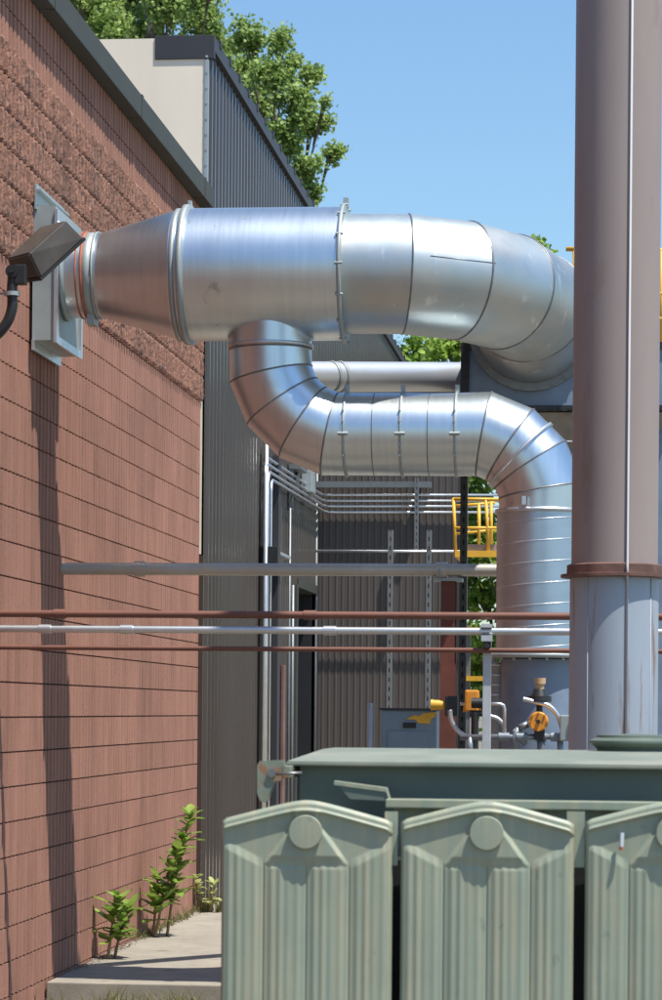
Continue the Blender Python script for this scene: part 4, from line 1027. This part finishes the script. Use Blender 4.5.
# ============================================================ WEEDS
def leafshape(V, Fc, p, d, up, L_, W_, curl=.2):
    d = d.normalized(); s = d.cross(up).normalized(); nrm = s.cross(d).normalized(); b0 = len(V)
    prof = [(0, .12), (.25, .8), (.5, 1.0), (.78, .66), (1.0, .04)]
    for t_, w_ in prof:
        c = p + d * L_ * t_ + nrm * (curl * L_ * (t_ - t_ * t_ * 1.5))
        V.append(tuple(c - s * W_ / 2 * w_ + nrm * W_ * .12)); V.append(tuple(c)); V.append(tuple(c + s * W_ / 2 * w_ + nrm * W_ * .12))
    for i in range(len(prof) - 1):
        for k in (0, 1): a = b0 + i * 3 + k; Fc.append((a, a + 1, a + 4, a + 3))
def weed(name, label, stems, leaf_l, m, group=None, spacing=.04):
    base = stems[0][0]; t = thing(name, label, 'plant', base, group); V = []; Fc = []; b_ = BM()
    for (p0, p1, lean, bare) in stems:
        pth = spline([p0, p0.lerp(p1, .5) + Vector(lean) * -.3, p1], 8); tube(b_, pth, [.012 * (1 - .6 * i / 16) for i in range(17)][:len(pth)], 8)
        Lh = (p1 - p0).length; n_ = int(Lh * (1 - bare) / spacing) + 1
        for i in range(n_ + 1):
            t_ = bare + (1 - bare) * i / max(1, n_); p = pth[min(16, int(t_ * 16))].lerp(pth[min(16, int(t_ * 16) + 1)], (t_ * 16) % 1)
            for q in range(3):
                a_ = i * 1.57 + q * 2.1 + random.uniform(-.3, .3); sc = leaf_l * (1.1 - .45 * t_) * random.uniform(.6, 1.15)
                d = Vector((math.cos(a_), math.sin(a_), random.uniform(-.35, .8) + .4 * t_)); leafshape(V, Fc, p, d, Vector((0, 0, 1)), sc, sc * .55, random.uniform(-.1, .4))
    obj('stem', b_, M['stalk'], t); npobj('leaves', V, Fc, m, t, True); return t
def wallp(px, py, dX=.08): return atx(px, py, XW + dX)
b1 = wallp(108, 952, .1); b1.z = 0
weed('milkweed', 'short leafy weed at the foot of the block wall nearest the shadow', [(b1, Vector((b1.x + .06, b1.y, at(119, 897, b1.y).z)), (.02, 0, 0), .3), (b1 + Vector((.03, .08, 0)), Vector((b1.x + .12, b1.y + .1, at(128, 910, b1.y).z)), (.03, 0, 0), .35)], .20, M['weed'], 'weeds at the foot of the block wall')
b2 = wallp(155, 932, .12); b2.z = 0
weed('milkweed', 'tallest leafy weed growing against the far end of the block wall', [
    (b2, Vector((at(178, 850, b2.y).x, b2.y, at(178, 850, b2.y).z)), (.05, 0, 0), .35),
    (b2 + Vector((.07, .12, 0)), Vector((at(188, 816, b2.y).x, b2.y + .1, at(188, 816, b2.y).z)), (.06, 0, 0), .3),
    (b2 + Vector((-.02, .03, 0)), Vector((at(158, 878, b2.y).x, b2.y, at(158, 878, b2.y).z)), (0, 0, 0), .3)], .19, M['weed'], 'weeds at the foot of the block wall')
b3 = at(210, 916, 22.3); b3.z = 0.0
weed('pale_weed', 'small pale yellow-green weed in the corner by the metal wall', [(b3, b3 + Vector((.02, 0, .24)), (0, 0, 0), .25), (b3 + Vector((-.10, .05, 0)), b3 + Vector((-.13, .05, .3)), (0, 0, 0), .5)], .13, M['weed_pale'], None, .05)
# grass tufts and litter in front of the pad and along the wall foot
V = []; Fc = []
def blade(p, h, lean, wd=.006):
    b0 = len(V); s = Vector((random.uniform(-1, 1), random.uniform(-1, 1), 0)).normalized() * wd
    for t_ in (0, .5, 1):
        c = p + Vector((lean[0] * t_ * t_, lean[1] * t_ * t_, h * t_)); V.append(tuple(c - s * (1 - t_ * .9))); V.append(tuple(c + s * (1 - t_ * .9)))
    Fc.append((b0, b0 + 1, b0 + 3, b0 + 2)); Fc.append((b0 + 2, b0 + 3, b0 + 5, b0 + 4))
for i in range(260):
    px_ = random.choice([105, 112, 150, 170, 185, 198, 60, 130]) + random.gauss(0, 9); p = at(px_, 990, 16.3); p.y = 16.36 - abs(random.gauss(0, .25)); p.z = -.14
    blade(p, random.uniform(.04, .15), (random.uniform(-.08, .08), random.uniform(-.05, .05)))
for i in range(420):
    yw = random.uniform(19.5, 22.3); p = Vector((XW + .02 + abs(random.gauss(0, .03)), yw, 0)) if i % 2 else Vector((XW + random.uniform(.02, .6), 22.4 + random.uniform(-.08, .05), 0))
    blade(p, random.uniform(.02, .10) if i % 2 else random.uniform(.05, .22), (random.uniform(-.05, .05), random.uniform(-.05, .05)))
g = npobj('grass', V, Fc, M['grass']); g['kind'] = 'stuff'
b_ = BM()
for i in range(1100):
    yw = random.uniform(17.2, 22.4); x = XW + .015 + abs(random.gauss(0, .035)); r_ = random.uniform(.004, .013); c = Vector((x, yw, r_ * .5))
    vs = [b_.verts.new(c + Vector((random.uniform(-1, 1), random.uniform(-1, 1), random.uniform(-.6, .6))) * r_) for _ in range(4)]
    for q in ((0, 1, 2), (0, 2, 3), (0, 3, 1), (1, 3, 2)): b_.faces.new([vs[k] for k in q])
o = obj('debris', b_, M['concrete']); o['kind'] = 'stuff'
